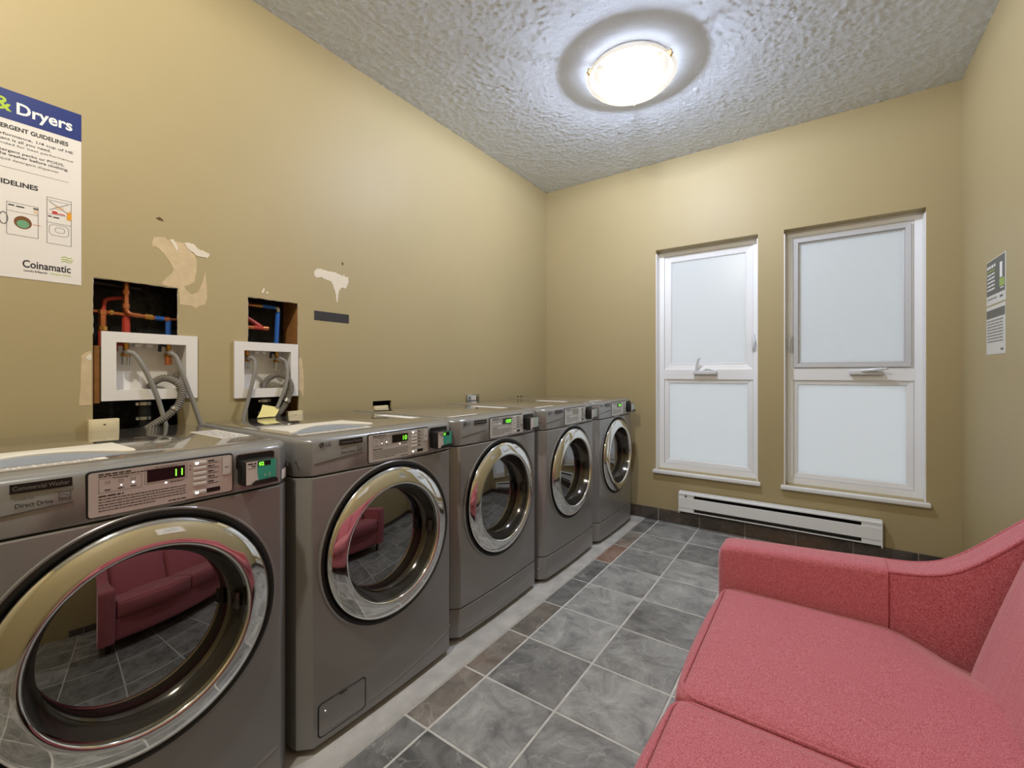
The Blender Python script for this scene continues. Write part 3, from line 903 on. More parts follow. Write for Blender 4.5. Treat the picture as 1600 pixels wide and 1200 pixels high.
    nr = MB(); nr.tube([(xf + 0.0022, yc + a, bb) for a, bb in rrect(0.184, 0.288, 0.882, 0.972, 0.009)], 0.0030, 6, closed=True)
    nr.build('reader_bezel', 'washer_grey', t)
    xr = xf + 0.046
    rb = MB().rbox(xf - 0.01, xr, yc + 0.190, yc + 0.272, 0.891, 0.957, 0.005, 2).build('card_reader', 'reader_black', t)
    RF = lambda u, v, d: (xr + d, yc + u, v)
    if reader == 'teal':
        a = MB(); flat(a, RF, 0.193, 0.270, 0.894, 0.955, 0.0006); a.build('reader_face', 'reader_white', rb, smooth=0)
        b2 = MB(); pts = [(0.270, 0.894), (0.270, 0.955), (0.228, 0.955)] + [(0.226 + 0.004 * math.sin(i * 0.5) , 0.952 - 0.058 * i / 8) for i in range(9)]
        pts = [(0.270, 0.894), (0.270, 0.955), (0.222, 0.955), (0.2205, 0.940), (0.221, 0.925), (0.223, 0.910), (0.227, 0.894)]
        b2.add([RF(u, v, 0.0010) for u, v in pts], [list(range(len(pts)))]); b2.build('reader_teal_print', 'reader_teal', rb, smooth=0)
        d2 = MB(); flat(d2, RF, 0.223, 0.256, 0.940, 0.953, 0.0013); d2.build('reader_display', 'display_black', rb, smooth=0)
        dgt = MB(); put_text(dgt, '02' if idx == 1 else '11', RF, 0.225, 0.9415, 0.0095, 'L', lift=0.0017, bold=0.02)
        dgt.build('reader_digits', 'digit_green', rb, smooth=0)
        ink = MB(); dashes(ink, RF, 0.197, 0.219, 0.947, 0.0035, 0.0011, 1.0); dashes(ink, RF, 0.206, 0.218, 0.941, 0.0025, 0.0011, 1.0); dashes(ink, RF, 0.197, 0.217, 0.936, 0.0014, 0.0011, 1.0)
        tag(ink.build('reader_print', 'ink_black', rb, smooth=0), kind='stuff')
        arr = MB()
        arr.add([RF(0.238, 0.914, 0.0013), RF(0.243, 0.909, 0.0013), RF(0.243, 0.919, 0.0013)], [(0, 1, 2)])
        for r in (0.006, 0.010):
            arr.tube([RF(0.246 + r * math.cos(math.radians(q)) * 0.9, 0.914 + r * math.sin(math.radians(q)), 0.0013) for q in range(-45, 46, 15)], 0.0006, 4)
        arr.build('tap_symbol', 'reader_pale', rb, smooth=0)
    else:
        a = MB(); flat(a, RF, 0.193, 0.270, 0.894, 0.955, 0.0006); a.build('reader_face', 'reader_white', rb, smooth=0)
        b2 = MB(); pts = [(0.270, 0.894), (0.270, 0.955), (0.226, 0.955), (0.2245, 0.935), (0.226, 0.912), (0.230, 0.894)]
        b2.add([RF(u, v, 0.0010) for u, v in pts], [list(range(len(pts)))]); b2.build('reader_pale_print', 'reader_pale', rb, smooth=0)
    MB().prism([(0.205, 0.892), (0.272, 0.892), (0.272, 0.901), (0.266, 0.905), (0.216, 0.903), (0.209, 0.898)], lambda a, bb, h: (xr + h, yc + a, bb), -0.002, 0.008).build('card_cradle', 'reader_black', rb, smooth=0)
    # things particular to washers
    if washer:
        # detergent lid on the top panel
        y0, y1 = yc - 0.315, yc + 0.005
        xa, xb = xf - 0.315, xf - 0.115
        n = 24; sc = []
        for i in range(n + 1):
            q = i / n
            arch = math.sin(math.pi * min(1.0, max(0.0, (q - 0.06) / 0.88))) ** 0.8
            sc.append((y0 + (y1 - y0) * q, xb - 0.075 * arch, arch))
        vs = []; fs = []
        for yy, xe, arch in sc:
            zt = 1.002 + 0.006 * arch
            vs += [(xa, yy, 0.992), (xa, yy, 1.000), (xe - 0.008, yy, zt), (xe, yy, zt - 0.003), (xe, yy, 0.992)]
        for i in range(n):
            for k in range(5):
                c0, c1 = i * 5 + k, i * 5 + (k + 1) % 5
                fs.append((c0, c1, c1 + 5, c0 + 5))
        fs.append([0, 1, 2, 3, 4]); fs.append([n * 5 + k for k in range(5)][::-1])
        lid = MB().add(vs, fs).build('detergent_lid', 'lid_white', t, smooth=40)
        vs = []; fs = []
        for yy, xe, arch in sc:
            vs += [(xe + 0.0005, yy, 0.9925 + 0.0085 * arch), (xb + 0.002, yy, 0.9930), (xb + 0.002, yy, 0.9921)]
        for i in range(n):
            fs += [(i * 3, i * 3 + 1, i * 3 + 4, i * 3 + 3), (i * 3 + 1, i * 3 + 2, i * 3 + 5, i * 3 + 4)]
        MB().add(vs, fs).build('finger_recess', 'lid_blue', lid, smooth=40)
        # drain filter flap low on the left
        fr = rrect(-0.288, -0.119, 0.045, 0.150, 0.012)
        gm = MB(); gm.tube([F(a, bb, 0.0002) for a, bb in fr], 0.0022, 6, closed=True)
        flap = gm.build('filter_flap', 'groove_black', t)
        pl = MB(); pl.prism(rrect(-0.286, -0.121, 0.047, 0.148, 0.011), lambda a, bb, h: (xf + bow(a) + h, yc + a, bb), -0.002, 0.0012)
        pl.build('flap_plate', 'washer_grey', flap, smooth=0)
        MB().rbox(xf + bow(-0.2) - 0.002, xf + bow(-0.2) + 0.004, yc - 0.215, yc - 0.190, 0.143, 0.153, 0.002, 2).build('flap_catch', 'emboss_dark', flap)
        MB().lathe([(0.0, 0.004), (0.004, 0.003), (0.0055, 0.0)], lambda a, bb, h: (xf + bow(-0.265) + 0.001 + h, yc - 0.265 + a, 0.118 + bb), 12).build('screw', 'steel', flap)
    # stickers on the top panel
    def sticker(u0, u1, xa, xb, printed=False, z=0.9925):
        s = MB().box(xf + xa, xf + xb, yc + u0, yc + u1, z - 0.0004, z)
        so = s.build('top_sticker', 'paper', t, smooth=0)
        if printed:
            p = MB(); TF = lambda u, v, d: (xf - v, yc + u, z + d)
            n = max(1, int((xb - xa) / 0.016))
            for i in range(n):
                dashes(p, TF, u0 + 0.006, u1 - 0.006, -xb + 0.006 + i * 0.016, 0.006, 0.0003, 0.95)
            tag(p.build('sticker_print', 'ink_grey', so, smooth=0), kind='stuff')
    if washer:
        sticker(-0.30, -0.055 if idx == 1 else -0.028, -0.108, -0.073, True)
    else:
        sticker(-0.300, -0.10, -0.090, -0.070)
    if idx == 1: sticker(0.235, 0.315, -0.46, -0.20, True)
    elif idx < 5: sticker(0.262, 0.318, -0.43, -0.19)
    if idx == 1:
        sq = MB().box(xf - 0.0222, xf - 0.0218, 0, 0.001, 0, 0.001)
        q = MB()
        # small square label wrapped on the right-hand bevel
        A = Vector((xf - 0.0085, yc + 0.3135, 0)); B = Vector((xf - 0.0335, yc + 0.3385, 0)); nn = Vector((0.0006, 0.0006, 0))
        q.add([(A + nn + Vector((0, 0, 0.880)))[:], (B + nn + Vector((0, 0, 0.880)))[:], (B + nn + Vector((0, 0, 0.908)))[:], (A + nn + Vector((0, 0, 0.908)))[:]], [(0, 1, 2, 3)])
        q.build('corner_label', 'paper', t, smooth=0)
    return t

machine(1, -1.290, 0.352, True, '11', 'grey front loading washer nearest the camera, display reading 11', 'teal')
machine(2, -1.290, 1.064, True, '10', 'grey front loading washer with filter flap, display reading 10', 'teal')
machine(3, -1.303, 1.762, False, '1020', 'grey front loading dryer beside the second washer, middle of the row', 'pale')
machine(4, -1.275, 2.458, False, '', 'grey front loading dryer with unlit display, second from the window wall', 'pale')
machine(5, -1.262, 3.154, False, '1020', 'grey front loading dryer at the far end against the window wall', 'pale')

# ------------------------------------------------------------------ plumbing in and on the left wall
QS = 360.0 / 1600.0
def ray(px, py):
    u = (px - 800) / FPX; v = (HOR - py) / FPX
    return Vector((-math.sin(YAW) + u * math.cos(YAW), math.cos(YAW) + u * math.sin(YAW), v))
def wp(qx, qy, X=XL):
    """measured spot in the plumbing area carried to the plane x = X"""
    r = ray(120 + qx * QS, 420 + qy * QS)
    p = r * (X / r.x)
    return (X, p.y, p.z + CAM_H)

def outlet_box(y0, y1, z0, z1, iy0, iy1, iz0, iz1, label):
    XF = XL + 0.012
    t = thing('washer_outlet_box', (XL, (y0 + y1) / 2, z0), label, 'outlet box', 'white plumbing outlet boxes')
    m = MB()
    o = [(y0, z0), (y1, z0), (y1, z1), (y0, z1)]; i = [(iy0, iz0), (iy1, iz0), (iy1, iz1), (iy0, iz1)]
    xb = XL - 0.075
    vs = [(XL + 0.001, a, b) for a, b in o] + [(XF, a, b) for a, b in o] + [(XF, a, b) for a, b in i] + [(xb, a, b) for a, b in i]
    fs = []
    for k in range(4):
        j = (k + 1) % 4
        fs += [(k, j, 4 + j, 4 + k), (4 + k, 4 + j, 8 + j, 8 + k), (8 + k, 8 + j, 12 + j, 12 + k)]
    fs.append((12, 13, 14, 15))
    m.add(vs, fs)
    m.build('box_frame', 'box_white', t, smooth=0)
    return t

def valve(t, y, z, hcol, arrest):
    x = XL - 0.035
    MB().cyl((x, y, z + 0.055), (x, y, z - 0.005), 0.010, 12).build('valve_body', 'brass', t)
    MB().cyl((x, y, z - 0.012), (x + 0.032, y, z - 0.014), 0.012, 12).build('hose_nut', 'steel', t)
    MB().tube([(x, y, z + 0.016), (x + 0.004, y - 0.022, z + 0.016), (x + 0.010, y - 0.030, z + 0.014), (x + 0.012, y - 0.032, z - 0.010)], 0.006, 8).build('valve_handle', hcol, t)
    a = MB().cyl((x, y, z - 0.016), (x, y, z - 0.030), 0.015, 6).build('arrestor_nut', 'brass', t)
    MB().cyl((x, y, z - 0.028), (x, y, z - 0.062), 0.0125, 14).build('water_hammer_arrestor', arrest, t)

b1 = outlet_box(0.444, 0.743, 1.090, 1.345, 0.485, 0.703, 1.130, 1.307, 'white outlet box with hoses over the nearest washer')
b2 = outlet_box(0.884, 1.175, 1.080, 1.335, 0.925, 1.138, 1.121, 1.296, 'white outlet box with hoses over the second washer')
XV = XL - 0.035
def yz(q, X): p = wp(q[0], q[1], X); return p[1], p[2]
for t, qs in ((b1, ((340, 577, 'handle_red', 'steel'), (635, 582, 'handle_dark', 'copper'))), (b2, ((1180, 618, 'handle_red', 'steel'), (1385, 625, 'handle_dark', 'steel')))):
    for qx, qy, hc, ar in qs:
        yy, zz = yz((qx, qy), XV)
        valve(t, yy, zz + 0.012, hc, ar)
for t, ya, yb, zt in ((b1, 0.560, 0.630, 1.307), (b2, 1.000, 1.060, 1.296)):
    for k in range(3):
        yk = ya + (yb - ya) * k / 2
        MB().box(XL - 0.060, XL - 0.030, yk - 0.010, yk + 0.010, zt - 0.012, zt - 0.001).build('knock_out_tab', 'box_white', t, smooth=0)
MB().lathe([(0.0, 0.018), (0.010, 0.016), (0.012, 0.0)], lambda a, b, h: (XL - 0.074 + h, wp(690, 745, XL - 0.07)[1] + a, wp(690, 745, XL - 0.07)[2] + b), 12).build('mounting_plug', 'steel', b1)

def hose(name, pts, r, m, label, group, corr=False):
    path = spline(pts, 10)
    mb = MB()
    if corr:
        # corrugated: fine ribs along an evenly stepped path
        L = [0.0]
        for a, b in zip(path[:-1], path[1:]): L.append(L[-1] + (b - a).length)
        tot = L[-1]; n = int(tot / 0.0042); fine = []; k = 0
        for i in range(n + 1):
            d = tot * i / n
            while k < len(L) - 2 and L[k + 1] < d: k += 1
            s = (d - L[k]) / max(1e-6, L[k + 1] - L[k])
            fine.append(path[k].lerp(path[k + 1], s))
        mb.tube(fine, [r * (1.0 if i % 2 else 0.78) for i in range(len(fine))], 14)
    else:
        mb.tube(path, r, 12)
    lo = min(path, key=lambda p: p.z)
    return tag(mb.build(name, m, None, org=path[-1], smooth=40), label, 'hose', group)

TOPZ = 0.9925
def inlet(qs, Xs, label):
    pts = []
    for (qx, qy), X in zip(qs, Xs):
        pts.append(wp(qx, qy, X))
    # carry on down behind the cabinet
    e = Vector(pts[-1]); d = (e - Vector(pts[-2])).normalized()
    pts.append((e + d * 0.10)[:])
    return hose('water_hose', pts, 0.0085, 'hose_grey', label, 'grey water inlet hoses')
XB = -2.102
inlet([(352, 578), (400, 592), (450, 660), (510, 775), (565, 905), (618, 1085)], [XV + 0.03, XL + 0.005, XL + 0.020, XL + 0.026, XL + 0.030, XB], 'grey water hose on the left in the nearest outlet box')
inlet([(648, 583), (690, 615), (728, 710), (780, 850), (822, 960), (862, 1078)], [XV + 0.03, XL + 0.005, XL + 0.020, XL + 0.026, XL + 0.030, XB], 'grey water hose on the right in the nearest outlet box')
inlet([(1200, 614), (1235, 640), (1232, 730), (1205, 850), (1180, 950), (1155, 1052)], [XV + 0.03, XL + 0.005, XL + 0.020, XL + 0.026, XL + 0.030, XB], 'grey water hose on the left in the second outlet box')
inlet([(1408, 620), (1450, 650), (1462, 730), (1448, 820), (1415, 910), (1372, 1010)], [XV + 0.03, XL + 0.005, XL + 0.024, XL + 0.034, XL + 0.034, XB], 'grey water hose on the right in the second outlet box')
def drain(qs, Xs, label):
    pts = [wp(qx, qy, X) for (qx, qy), X in zip(qs, Xs)]
    e = Vector(pts[-1]); d = (e - Vector(pts[-2])).normalized()
    pts.append((e + d * 0.09)[:])
    return hose('drain_hose', pts, 0.0150, 'hose_drain', label, 'corrugated drain hoses', True)
d1 = drain([(500, 830), (540, 785), (610, 758), (690, 785), (728, 850), (705, 945), (630, 1020), (540, 1078)], [XL - 0.055, XL - 0.045, XL - 0.020, XL + 0.016, XL + 0.030, XL + 0.036, XL + 0.036, XB], 'ribbed grey drain hose looping from the nearest outlet box')
d2 = drain([(1285, 825), (1330, 765), (1400, 735), (1465, 765), (1488, 830), (1462, 910), (1420, 985), (1370, 1035)], [XL - 0.055, XL - 0.045, XL - 0.020, XL + 0.010, XL + 0.028, XL + 0.030, XL + 0.034, XB], 'ribbed grey drain hose looping from the second outlet box')
for d, q in ((d1, ((700, 945), (655, 1000))), (d2, ((1478, 880), (1440, 950)))):
    a, b = Vector(wp(*q[0], XL + 0.035)), Vector(wp(*q[1], XL + 0.036))
    MB().tube([a.lerp(b, 0.35), a.lerp(b, 0.65)], 0.0168, 16).build('hose_clip', 'steel', d)

# waste pipe under each box
def waste(qx0, qx1, qyt, qyb, label):
    X = XL - 0.040
    a = wp(qx0, qyt, X); b = wp(qx1, qyt, X); zb = wp(qx0, qyb, X)[2]
    yc = (a[1] + b[1]) / 2; r = (b[1] - a[1]) / 2; zt = a[2]
    t = thing('drain_pipe', (X, yc, 0.80), label, 'pipe', 'black drain pipes')
    MB().cyl((X, yc, 0.80), (X, yc, zt), r, 24).build('pipe_body', 'abs_black', t)
    for z in (zt - 0.018, zt - 0.075):
        c = MB().cyl((X, yc, z - 0.006), (X, yc, z + 0.006), r * 1.06, 24).build('pipe_clamp', 'steel', t)
        MB().rbox(X + r * 0.4, X + r * 0.4 + 0.014, yc - r * 1.25, yc - r * 0.85, z - 0.007, z + 0.007, 0.002, 1).build('clamp_screw', 'steel', c)
waste(410, 525, 905, 1080, 'black drain pipe with two steel clamps under the nearest outlet box')
waste(1255, 1345, 890, 1050, 'black drain pipe with steel clamp under the second outlet box')

# supply pipework inside the wall
XP = XL - 0.060
def pipe(parent, name, qs, r, m, X=XP, k=0, n=12):
    pts = [wp(a, b, X) for a, b in qs]
    if k: pts = spline(pts, k)
    return MB().tube(pts, r, n).build(name, m, parent)
s1 = thing('supply_pipework', wp(340, 440, XP), 'copper and red and blue pipes in the left wall cut-out', 'pipework', 'copper pipework in the wall')
pipe(s1, 'copper_pipe', [(342, 20), (342, 250), (350, 300), (385, 318), (440, 326)], 0.0105, 'copper', k=4)
pipe(s1, 'pipe_coupling', [(342, 245), (342, 275)], 0.0128, 'copper')
pipe(s1, 'pipe_coupling', [(342, 150), (342, 178)], 0.0128, 'copper')
pipe(s1, 'copper_pipe', [(430, 325), (545, 342)], 0.0085, 'copper')
pipe(s1, 'brass_fitting', [(470, 331), (525, 339)], 0.0128, 'brass', n=8)
pipe(s1, 'blue_pipe', [(540, 341), (605, 349)], 0.0095, 'pipe_blue')
pipe(s1, 'copper_pipe', [(600, 348), (800, 362)], 0.0060, 'copper')
pipe(s1, 'pipe_elbow', [(610, 350), (640, 353)], 0.0118, 'copper')
pipe(s1, 'blue_pipe', [(635, 352), (635, 520)], 0.0098, 'pipe_blue')
pipe(s1, 'red_pipe', [(343, 322), (343, 520)], 0.0130, 'pipe_red', X=XP - 0.020)
pipe(s1, 'copper_pipe', [(40, 286), (160, 296), (340, 318)], 0.0075, 'copper', X=XP - 0.012)
pipe(s1, 'brass_fitting', [(225, 303), (250, 307)], 0.0118, 'brass', X=XP - 0.012, n=8)
pipe(s1, 'copper_pipe', [(178, 290), (178, 520)], 0.0125, 'copper', X=XP - 0.010)
pipe(s1, 'pipe_coupling', [(178, 285), (178, 318)], 0.0158, 'copper', X=XP - 0.010)
pipe(s1, 'brass_fitting', [(178, 400), (178, 428)], 0.0155, 'brass', X=XP - 0.010, n=8)
pipe(s1, 'red_pipe', [(178, 426), (178, 540)], 0.0130, 'pipe_red', X=XP - 0.009)
pipe(s1, 'red_pipe', [(186, 300), (190, 240), (205, 215), (260, 205), (342, 203)], 0.0080, 'pipe_red', X=XP - 0.035, k=5)
pipe(s1, 'duct_pipe', [(60, 85), (420, 135)], 0.013, 'abs_black', X=XP - 0.04)
pipe(s1, 'duct_clamp', [(395, 130), (440, 138)], 0.0150, 'abs_black', X=XP - 0.04)
s2 = thing('supply_pipework', wp(1385, 510, XP), 'blue elbow pipe and red stub in the narrower wall cut-out', 'pipework', 'copper pipework in the wall')
pipe(s2, 'copper_pipe', [(1100, 236), (1290, 258)], 0.0085, 'copper')
pipe(s2, 'pipe_coupling', [(1235, 251), (1285, 257)], 0.0112, 'brass', n=8)
pipe(s2, 'blue_pipe', [(1285, 257), (1388, 272)], 0.0098, 'pipe_blue')
pipe(s2, 'pipe_elbow', [(1372, 269), (1392, 273), (1396, 300)], 0.0120, 'steel')
pipe(s2, 'blue_pipe', [(1396, 285), (1384, 540)], 0.0105, 'pipe_blue')
pipe(s2, 'red_pipe', [(1120, 300), (1195, 350), (1280, 408)], 0.0120, 'pipe_red', X=XP - 0.03)
pipe(s2, 'copper_pipe', [(1120, 398), (1235, 408)], 0.0095, 'copper')
pipe(s2, 'red_pipe', [(1225, 407), (1300, 413)], 0.0100, 'pipe_red')
pipe(s2, 'pipe_coupling', [(1290, 412), (1328, 415)], 0.0110, 'copper')

# timber in the openings
tag(MB().box(XL - 0.155, XL - T - 0.0005, 1.186, 1.224, 0.02, ZC - 0.02).build('wall_stud', 'stud_wood', wall_left, smooth=0), 'bare timber stud inside the wall')
tag(MB().box(XL - 0.10, XL - 0.020, 0.385, 0.4455, 1.082, 1.293).build('timber_block', 'stud_wood', wall_left, smooth=0), 'bare timber block beside the outlet box')

# torn paint and plaster on the left wall, each a thin layer of its own
def patch(name, pts, m, th=0.0012, label=None, rough=0.0, q='t'):
    P = []
    n = len(pts)
    for i in range(n):
        a, b = Vector(pts[i] + (0,)), Vector(pts[(i + 1) % n] + (0,))
        k = max(1, int((b - a).length / 9))
        for j in range(k):
            c = a.lerp(b, j / k)
            P.append((c.x + random.uniform(-rough, rough), c.y + random.uniform(-rough, rough)))
    W_ = []
    for a, b in P:
        px, py = (220 + a * QS, 330 + b * QS) if q == 't' else (120 + a * QS, 420 + b * QS)
        r = ray(px, py); p = r * (XL / r.x)
        W_.append((p.y, p.z + CAM_H))
    n = len(W_)
    vs = [(XL + th, a, b) for a, b in W_] + [(XL - 0.0005, a, b) for a, b in W_]
    fs = [list(f) for f in tessellate_polygon([[Vector((a, b, 0)) for a, b in W_]])]
    fs += [[i, (i + 1) % n, n + (i + 1) % n, n + i] for i in range(n)]
    mb = MB().add(vs, fs)
    o = mb.build(name, m, wall_left, smooth=0)
    if label: tag(o, label)
    return o
patch('torn_paint', [(75, 240), (82, 205), (92, 178), (165, 180), (185, 200), (215, 205), (255, 212), (300, 222), (330, 270), (370, 300), (388, 345), (386, 420), (372, 490), (330, 515), (300, 520), (312, 545), (355, 580), (400, 560), (425, 500), (448, 422), (458, 520), (460, 600), (445, 650), (400, 660), (385, 675), (340, 655), (272, 648), (262, 535), (190, 522), (142, 505), (175, 465), (215, 430), (228, 405), (205, 355), (160, 295), (130, 262), (100, 245)],
      'drywall_paper', 0.0008, 'torn paint baring tan board paper', 1.5)
patch('plaster_scar', [(198, 198), (225, 196), (245, 225), (260, 262), (248, 275), (232, 250), (215, 218)], 'plaster_white', 0.0022, None, 1.5)
patch('plaster_scar', [(300, 218), (335, 220), (365, 228), (395, 262), (430, 275), (478, 298), (476, 312), (455, 326), (420, 316), (385, 312), (362, 285), (338, 276), (318, 250)], 'plaster_white', 0.0022, 'white gouge in the paint', 2.5)
patch('plaster_scar', [(1205, 420), (1222, 402), (1262, 402), (1300, 415), (1352, 428), (1385, 440), (1402, 455), (1412, 435), (1420, 455), (1442, 462), (1440, 500), (1420, 540), (1395, 530), (1375, 555), (1364, 635), (1357, 635), (1350, 560), (1325, 490), (1290, 480), (1255, 460), (1218, 462), (1204, 445)], 'plaster_white', 0.0016, 'white scar where something was pulled off', 3)
patch('plaster_scar', [(838, 560), (845, 545), (856, 530), (860, 540), (855, 560), (845, 570)], 'plaster_white', 0.0015)
patch('plaster_scar', [(866, 562), (884, 558), (886, 570), (872, 574)], 'plaster_white', 0.0015)
patch('torn_paint', [(30, 600), (65, 580), (100, 570), (104, 700), (103, 945), (60, 950), (14, 948), (25, 800)], 'drywall_paper', 0.0008, 'torn strip of board beside the opening', 2, q='q')
patch('plaster_scar', [(62, 612), (90, 590), (104, 600), (102, 632), (78, 636)], 'plaster_white', 0.0018, None, 2, q='q')
patch('torn_paint', [(1541, 625), (1560, 615), (1572, 700), (1578, 820), (1572, 890), (1552, 850), (1541, 840)], 'drywall_paper', 0.0010, None, 2, q='q')
patch('dirt_mark', [(105, 45), (130, 42), (152, 55), (160, 72), (140, 66), (118, 60)], 'dirt_brown', 0.0006, None, 2)
patch('dirt_mark', [(1393, 358), (1404, 356), (1408, 370), (1398, 378)], 'dirt_brown', 0.0006, None, 1)

def left_rect(name, y0, y1, z0, z1, th, m, label, cat, r=0.001):
    o = MB().rbox(XL + 0.0002, XL + th, y0, y1, z0, z1, min(r, th * 0.4), 1)
    return tag(o.build(name, m, None, org=(XL, (y0 + y1) / 2, z0), smooth=0), label, cat)
left_rect('tape_strip', 1.265, 1.469, 1.467, 1.516, 0.0012, 'black_tape', 'strip of black adhesive tape on the wall above the second washer', 'tape')

# low sockets and covers at the top of the machines
def cover_plate(y0, y1, z0, z1, label, m='ivory'):
    t = thing('raceway_cover', (XL, (y0 + y1) / 2, z0), label, 'cover')
    MB().rbox(XL + 0.0003, XL + 0.022, y0, y1, z0, z1, 0.003, 2).build('cover_body', m, t)
    MB().rbox(XL + 0.010, XL + 0.0235, y0 + 0.006, y1 - 0.012, z0 + 0.004, z1 - 0.010, 0.002, 2).build('cover_lid', m, t)
    MB().box(XL + 0.0235, XL + 0.0240, (y0 + y1) / 2 - 0.003, (y0 + y1) / 2 + 0.003, z1 - 0.022, z1 - 0.018).build('slot_mark', 'ink_black', t, smooth=0)
cover_plate(0.408, 0.492, 0.950, 1.026, 'ivory socket cover low on the wall behind the nearest washer')
cover_plate(1.118, 1.194, 0.950, 1.006, 'ivory socket cover low on the wall behind the second washer')
def wall_outlet():
    t = thing('loose_outlet', (XL, 1.70, 0.93), 'loose pale outlet sitting in a hole behind the middle dryer', 'outlet')
    MB().rbox(XL - 0.012, XL + 0.010, 1.634, 1.735, 0.93, 1.000, 0.005, 2).build('outlet_body', 'ivory', t)
    MB().box(XL + 0.010, XL + 0.0106, 1.722, 1.725, 0.975, 0.992).build('outlet_slot', 'ink_black', t, smooth=0)
wall_outlet()
def metal_box():
    y0, y1, z0, z1 = 2.448, 2.588, 0.94, 1.036
    t = thing('junction_box', (XL, 2.518, z0), 'galvanised metal junction box cover behind the second dryer', 'junction box')
    MB().rbox(XL + 0.0003, XL + 0.014, y0, y1, z0, z1, 0.003, 2).build('cover_body', 'steel', t)
    for yy in (2.474, 2.562):
        MB().lathe([(0.0, 0.003), (0.007, 0.002), (0.008, 0)], lambda a, b, h: (XL + 0.014 + h, yy + a, 1.010 + b), 12).build('screw', 'emboss_dark', t)
    for i in range(3):
        MB().box(XL + 0.014, XL + 0.018, 2.495 + 0.018 * i, 2.507 + 0.018 * i, 0.992, 1.026).build('outlet_rib', 'paper', t, smooth=0)
metal_box()
def small_socket():
    t = thing('wall_socket', (XL, 3.13, 0.955), 'small beige socket behind the far dryer near the corner', 'socket')
    MB().rbox(XL + 0.0003, XL + 0.006, 3.080, 3.190, 0.955, 1.012, 0.002, 1).build('socket_plate', 'wall_paint', t)
    for a in (3.110, 3.160):
        MB().box(XL + 0.006, XL + 0.0068, a, a + 0.014, 0.985, 1.000).build('socket_slot', 'ink_black', t, smooth=0)
small_socket()

# yellow note leaning behind the second washer
def note():
    X = XL + 0.045
    q = [(1252, 1048), (1290, 944), (1408, 962), (1378, 1036)]
    xs = [X + 0.035, X - 0.015, X - 0.015, X + 0.035]
    P = [Vector(wp(a, b, x)) for (a, b), x in zip(q, xs)]
    bl = P[0].copy(); br2 = P[3].copy()
    bl.z = br2.z = TOPZ + 0.0006
    P[0], P[3] = bl, br2
    n = 6; vs = []; fs = []
    for i in range(n + 1):
        for j in range(n + 1):
            s, t_ = i / n, j / n
            p = P[0].lerp(P[3], s).lerp(P[1].lerp(P[2], s), t_)
            p.x += 0.006 * math.sin(math.pi * t_)
            vs.append(p)
    vs += [v + Vector((-0.0006, 0, 0)) for v in vs]
    N = (n + 1) ** 2
    for i in range(n):
        for j in range(n):
            a = i * (n + 1) + j
            fs.append((a, a + 1, a + n + 2, a + n + 1)); fs.append((N + a, N + a + n + 1, N + a + n + 2, N + a + 1))
    mb = MB().add(vs, fs)
    tag(mb.build('sticky_note', 'note_yellow', None, org=P[0], smooth=40), 'yellow paper note propped behind the second washer', 'note')
note()

